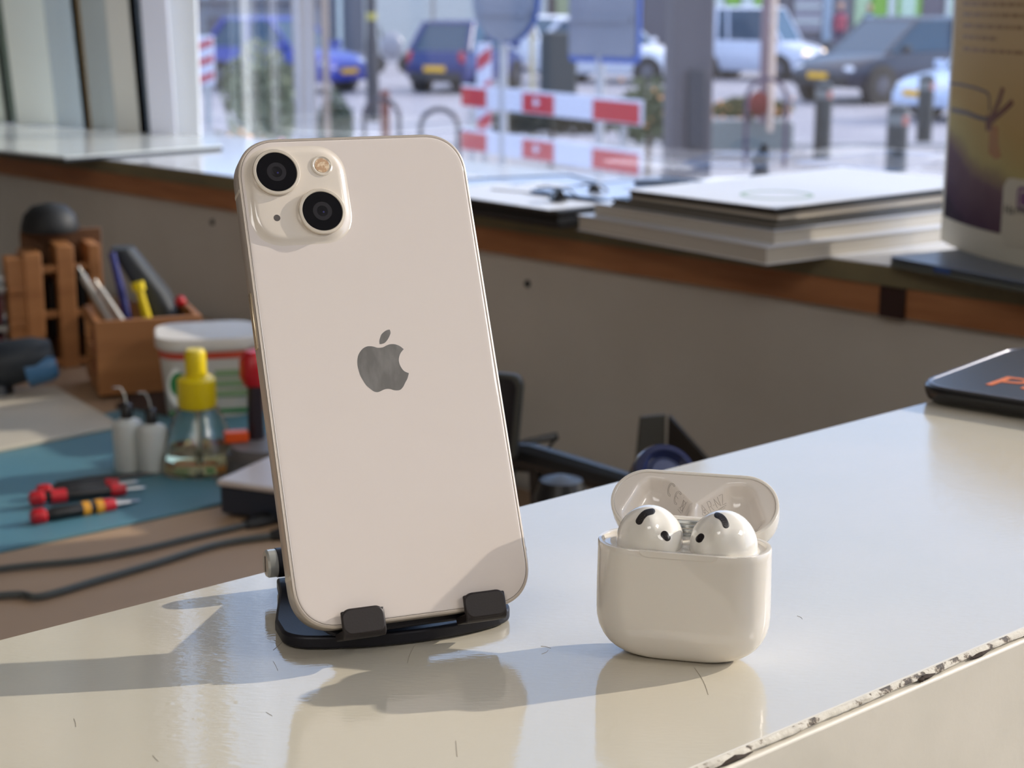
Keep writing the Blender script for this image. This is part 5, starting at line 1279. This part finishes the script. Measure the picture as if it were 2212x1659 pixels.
# small clips
def clip(u, v, zz, ang, lab, s_=1):
    p = at(u, v, CZ - zz); rt = empty('binder_clip', (p.x, p.y, zz), ang); tag(rt, lab, 'clip', 'black clips on the papers')
    MB().prism([(-.008 * s_, 0), (.008 * s_, 0), (.0015, .011 * s_), (-.0015, .011 * s_)], -.009 * s_, .009 * s_, Matrix.Rotation(R(90), 4, 'X')).build('body', m_black, rt, bevel=.0005)
    MB().tube([(.001, 0, .011 * s_), (-.012 * s_, .002, .013 * s_), (-.022 * s_, 0, .012 * s_)], .0009, 6).build('handle', m_black, rt)
    MB().tube([(.001, 0, .011 * s_), (.012 * s_, .002, .009 * s_), (.020 * s_, -.002, .001)], .0009, 6).build('handle', m_black, rt)
clip(1206, 432, LZ + .0024, .2, 'black binder clip on the sheet right of the phone', 1.0)
clip(1284, 416, LZ + .0024, .4, 'dark clip lying among the papers left of the book pile', .7)
pn = empty('usb_stick', at(1418, 402, CZ - (LZ + .004)), .1); tag(pn, 'short dark grey stick lying on the plastic sleeve', 'stick')
MB().box((0, 0, .0035), (.045, .012, .006)).build('body', mat('slate', rgb(92, 104, 122), .4), pn, bevel=.001)
MB().box((.027, 0, .0035), (.010, .009, .004)).build('connector', m_steel, pn)
# small black figurine-like stand
fgp = Sp(1641, 398); fg = empty('pen_holder', (fgp.x, fgp.y, SILL)); tag(fg, 'small black twisted holder standing upright on the sill behind the books', 'holder')
k_ = fgp.y / 3798
pt = [(-.2, 0), (-.1, 20), (2, 34), (-4, 46), (2, 56), (7, 70), (9, 88)]
MB().tube([(x * k_, 0, z_ * k_ + .001) for x, z_ in pt], [.013, .011, .008, .011, .010, .0065, .004], 12).build('holder_body', m_black, fg, smooth=True)
MB().lathe([(.001, 0), (.013, 0), (.012, .004), (.001, .005)], (-.003, 0, 0), 20).build('foot', m_black, fg, smooth=True)
# grey flat stand and curved leaflet on the right
ga, gb_, gc = Sp(1915, 556, .008), Sp(2330, 634, .008), Sp(2010, 512, .008)
gd = (gb_ - ga).normalized(); ge = Vector((-gd.y, gd.x, 0))
gt = empty('display_base', (ga.x, ga.y, SILL)); tag(gt, 'flat grey tablet with rounded edges under the leaflet, at the sill edge', 'tablet')
def gq(L_, W_): return [tuple((gd * (x + L_ / 2) + ge * (y + W_ / 2)).to_2d()) for x, y in rrect(L_, W_, .008, 6)]
MB().prism(gq(.26, .17), .0005, .0050).build('lower_shell', mat('tab_grey', rgb(92, 98, 96), .35), gt, bevel=.0012)
MB().prism(gq(.26, .17), .0052, .0090).build('upper_shell', mat('tab_slate', rgb(78, 86, 100), .3, metal=.3), gt, bevel=.001)
MB().box(gd * .062 + Vector((0, 0, .006)) - ge * .0003, (.016, .002, .0035), yaw=math.atan2(gd.y, gd.x)).build('blue_connector', mat('usb_blue', rgb(50, 84, 150), .4), gt)
# curved leaflet: cylinder section, convex to the room, standing on the grey tablet
lz = SILL + .0092
Rl = .3175; th0 = R(177.54); lc_ = Vector((.6838, 1.44275))
leaf = empty('leaflet_display', (.3666, 1.4564, lz)); tag(leaf, 'curved printed leaflet stand with a hand holding a phone, at the right edge', 'leaflet')
D_ = 1.40
cen = lc_ - Vector((.3666, 1.4564))
def LP(s_, h, o=0.0):      # s: arc length from the left edge, h height, o offset outward
    t = th0 + s_ / Rl
    return Vector((cen.x + math.cos(t) * (Rl + o), cen.y + math.sin(t) * (Rl + o), h))
def lpatch(poly_, o0, o1, name, m, parent, flat=True):
    """flat printed or raised shape (convex outline) bent to follow the sheet"""
    n = len(poly_); a_, b_ = min(p[0] for p in poly_), max(p[0] for p in poly_); ring = []
    for i in range(25):
        s_ = a_ + (b_ - a_) * min(max(i / 24, .002), .998); hs_ = []
        for k in range(n):
            p, q = poly_[k], poly_[(k + 1) % n]
            if (p[0] - s_) * (q[0] - s_) <= 0 and abs(p[0] - q[0]) > 1e-9: hs_.append(p[1] + (q[1] - p[1]) * (s_ - p[0]) / (q[0] - p[0]))
        if len(hs_) < 2: continue
        h0, h1 = min(hs_), max(hs_)
        ring.append([LP(s_, h0, o1), LP(s_, h1, o1), LP(s_, h1, o0), LP(s_, h0, o0)])
    mb = MB(); mb.loft(ring); return mb.build(name, m, parent)
def strip(s0, s1, h0, h1, o0, o1, name, m, parent, n=24, nh=1):
    mb = MB(); ring = []
    for i in range(n + 1):
        s_ = s0 + (s1 - s0) * i / n
        ring.append([LP(s_, h0, o1), LP(s_, h1, o1), LP(s_, h1, o0), LP(s_, h0, o0)])
    mb.loft(ring); return mb.build(name, m, parent, smooth=True, angle=40)
HT = .235
strip(0, .24, 0, HT, -.0018, 0, 'white_card', mat('leaf_card', rgb(214, 210, 194), .5), leaf)
# printed picture: tan above, dark plum below, in its own ink colours
def print_mat():
    m = mat('leaf_print', rgb(150, 120, 80), .7, spec=.12)
    t = m.node_tree; b = t.nodes['Principled BSDF']; co = t.nodes.new('ShaderNodeTexCoord'); s_ = t.nodes.new('ShaderNodeSeparateXYZ')
    t.links.new(co.outputs['Object'], s_.inputs[0])
    n = t.nodes.new('ShaderNodeTexNoise'); n.inputs['Scale'].default_value = 18; n.inputs['Detail'].default_value = 3
    t.links.new(co.outputs['Object'], n.inputs['Vector'])
    a = t.nodes.new('ShaderNodeMath'); a.operation = 'MULTIPLY_ADD'; a.inputs[1].default_value = .05
    t.links.new(n.outputs['Fac'], a.inputs[0]); t.links.new(s_.outputs['Z'], a.inputs[2])
    x2 = t.nodes.new('ShaderNodeMath'); x2.operation = 'MULTIPLY_ADD'; x2.inputs[1].default_value = -.22
    t.links.new(s_.outputs['Y'], x2.inputs[0]); t.links.new(a.outputs[0], x2.inputs[2])
    mr = t.nodes.new('ShaderNodeMapRange'); mr.inputs[1].default_value = .02; mr.inputs[2].default_value = .25
    t.links.new(x2.outputs[0], mr.inputs[0]); r = t.nodes.new('ShaderNodeValToRGB'); e = r.color_ramp.elements
    e[0].position = 0; e[0].color = rgb(22, 20, 40); e[1].position = 1; e[1].color = rgb(206, 184, 148)
    for p_, c_ in ((.14, rgb(30, 24, 44)), (.22, rgb(84, 62, 82)), (.36, rgb(120, 98, 108)), (.47, rgb(184, 172, 120)), (.60, rgb(190, 164, 112)), (.80, rgb(200, 176, 134))):
        q = e.new(p_); q.color = c_
    t.links.new(mr.outputs[0], r.inputs[0]); t.links.new(r.outputs[0], b.inputs['Base Color'])
    return m
pm_ = print_mat()
pic = strip(.010, .23, .022, HT - .002, 0, .0004, 'printed_picture', pm_, leaf)
# lines of small print (unreadable in the photograph): word-length bars
rs_ = random.Random(11); m_ink = mat('ink_brown', rgb(150, 122, 90), .5)
def sv(u, v):  # point of the sheet seen at picture position (u, v): arc length and height
    r_ = ray(u, v); lo_, hi_ = 0.0, .24
    for _ in range(40):
        m_ = (lo_ + hi_) / 2; p = LP(m_, 0)
        if (p.x + .3666) / (p.y + 1.4564) < r_.x / r_.y: lo_ = m_
        else: hi_ = m_
    y = LP(lo_, 0).y + 1.4564
    return (lo_, aty(u, v, y).z - lz)
mmpx = D_ / 3798
for k, v in enumerate((8, 31, 56, 81, 108)):
    u_ = 2082; end = (2215, 2215, 2215, 2156, 2215)[k]; h = sv(2120, v)[1]
    while u_ < end:
        w_ = rs_.uniform(7, 22); s0_, s1_ = sv(u_, v)[0], sv(min(u_ + w_, end), v)[0]
        strip(s0_, s1_, h - .0016, h + .0012, .0004, .0006, 'printed_word', m_ink, leaf, n=2); u_ += w_ + 3.5
m_draw = mat('ink_dark', rgb(76, 62, 60), .5)
def lline(pts, w_, name, m):
    P0 = [Vector(sv(*p)) for p in pts]; mb = MB(); rings = []
    P_ = [P0[i].lerp(P0[i + 1], k / 6) for i in range(len(P0) - 1) for k in range(6)] + [P0[-1]]
    for i, p in enumerate(P_):
        d = (P_[min(i + 1, len(P_) - 1)] - P_[max(i - 1, 0)]).normalized(); n_ = Vector((-d.y, d.x)) * w_ / 2
        rings.append([LP(*(p + n_), .0006), LP(*(p - n_), .0006), LP(*(p - n_), .0003), LP(*(p + n_), .0003)])
    mb.loft(rings); return mb.build(name, m, leaf)
lline([(2054, 180), (2080, 183), (2110, 190), (2132, 199), (2138, 206), (2139, 240)], .0020, 'drawn_phone', m_draw)
lline([(2056, 236), (2090, 244), (2115, 254), (2134, 258)], .0034, 'drawn_phone', m_draw)
mh_ = mat('ink_hand', rgb(108, 64, 44), .5)
lline([(2137, 282), (2136, 264), (2140, 252)], .0085, 'drawn_hand', mh_)
lline([(2138, 262), (2150, 240), (2160, 216), (2168, 190)], .0048, 'drawn_hand', mh_)
lline([(2142, 262), (2160, 246), (2176, 232), (2189, 219)], .0048, 'drawn_hand', mh_)
lpatch([sv(*p) for p in ((2138, 284), (2148, 268), (2158, 276), (2156, 305), (2164, 340), (2150, 345), (2136, 330), (2140, 300))], .0003, .0005, 'drawn_arm', mat('ink_arm', rgb(170, 122, 66), .5), leaf)
# round-cornered white badge with a purple camera icon and a name
ba_, bb_ = sv(2162, 520), sv(2164, 385); bw_ = .110; bh_ = bb_[1] - ba_[1] + .003
bdg = [(x, y) for x, y in rrect(bw_, bh_, .009, 6)]
bc = (ba_[0] + bw_ / 2, (ba_[1] + bb_[1]) / 2)
lpatch([(bc[0] + x, bc[1] + y) for x, y in bdg], .0004, .0009, 'badge', mat('badge_white', rgb(206, 202, 186), .5), leaf)
def rsq(w_, r_, cx, cy): return [(cx + x, cy + y) for x, y in rrect(w_, w_, r_, 5)]
ix, iy = sv(2216, 430)
lpatch(rsq(.0185, .0050, ix, iy), .0010, .0012, 'badge_icon', mat('icon_purple', rgb(122, 84, 130), .5), leaf)
lpatch(rsq(.0130, .0036, ix, iy), .0013, .0014, 'badge_icon', mat('badge_white', rgb(206, 202, 186), .5), leaf)
lpatch(rsq(.0104, .0030, ix, iy), .0015, .0016, 'badge_icon', mat('icon_purple', rgb(122, 84, 130), .5), leaf)
for k, ch in enumerate('Harmo'):
    su, hv = sv(2178 + k * 11, 462); tS = LP(su, hv, .0012)
    text('badge_letter', ch, mat('text_dark', rgb(62, 62, 60), .5), .0105, Matrix.Translation(tS) @ Matrix.Rotation(th0 + su / Rl + R(90), 4, 'Z') @ Matrix.Rotation(R(90), 4, 'X'), leaf, .0001)

# white board lying at the left end of the sill, under the window frames
wbp = [Sp(-60, 322, .004), Sp(140, 343, .004), Sp(480, 318, .004), Sp(470, 300, .004), Sp(-60, 268, .004)]
rt, P_ = quadslab('white_board', wbp, SILL + .0006, .004, m_white, 'glossy white board lying on the left end of the sill', 'board')
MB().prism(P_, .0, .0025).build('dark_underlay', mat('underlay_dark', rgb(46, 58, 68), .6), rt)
MB().prism([(x * .995, y * .995) for x, y in P_], .0026, .0060).build('board', mat('gloss_white', rgb(222, 228, 228), .12), rt, bevel=.001)
for (u, v) in ((212, 338), (462, 320)):
    p = Sp(u, v, .002) - rt.location
    MB().box((p.x, p.y - .002, .0025), (.010, .004, .004)).build('orange_tab', mat('tab_orange', rgb(222, 130, 70), .5), rt)

# ================================================================== on the counter, right edge: black tablet case with orange lettering
ka, kb, kc = at(1966, 868, .1880), at(2330, 928, .1880), at(2212, 800, .1880)
kd = (kb - ka).normalized(); ke = Vector((-kd.y, kd.x, 0))
kt = empty('tablet_case', (ka.x, ka.y, TOP)); tag(kt, 'black flat tablet case with orange letters at the counter\'s right end', 'tablet case')
def kq(L_, W_, r_, ins=0): return [tuple((kd * (x + L_ / 2) + ke * (y + W_ / 2)).to_2d()) for x, y in rrect(L_ - 2 * ins, W_ - 2 * ins, r_ - ins, 8)]
rings = [[Vector((x, y, z_)) for x, y in kq(.16, .115, .018, i_)] for i_, z_ in ((.004, .0003), (.0015, .0018), (.0003, .0048), (0, .0064), (.0003, .0078), (.0012, .0086))]
MB().loft(rings).build('shell', mat('case_black', rgb(20, 20, 22), .3, coat=.4), kt, smooth=True, angle=60)
rr3 = MB(); rr3.loft([[Vector((x, y, z_)) for x, y in kq(.16, .115, .018, i_)] for i_, z_ in ((.0012, .0086), (.0016, .0092), (.0030, .0092), (.0034, .0087))], cap=False)
rr3.build('rim', mat('rim_steel', rgb(112, 112, 120), .25, metal=.6), kt, smooth=True)
MB().prism(kq(.16, .115, .018, .0035), .0086, .0088).build('cover_panel', mat('panel_black', rgb(40, 38, 36), .33, coat=.2), kt)
Mk = Matrix.Translation(kd * .025 + ke * .020 + Vector((0, 0, .0090))) @ Matrix.Rotation(math.atan2(kd.y, kd.x) + R(6), 4, 'Z')
text('orange_lettering', 'PS', mat('letter_orange', rgb(222, 112, 28), .5), .032, Mk, kt, .0001, shear=.15, align='LEFT')
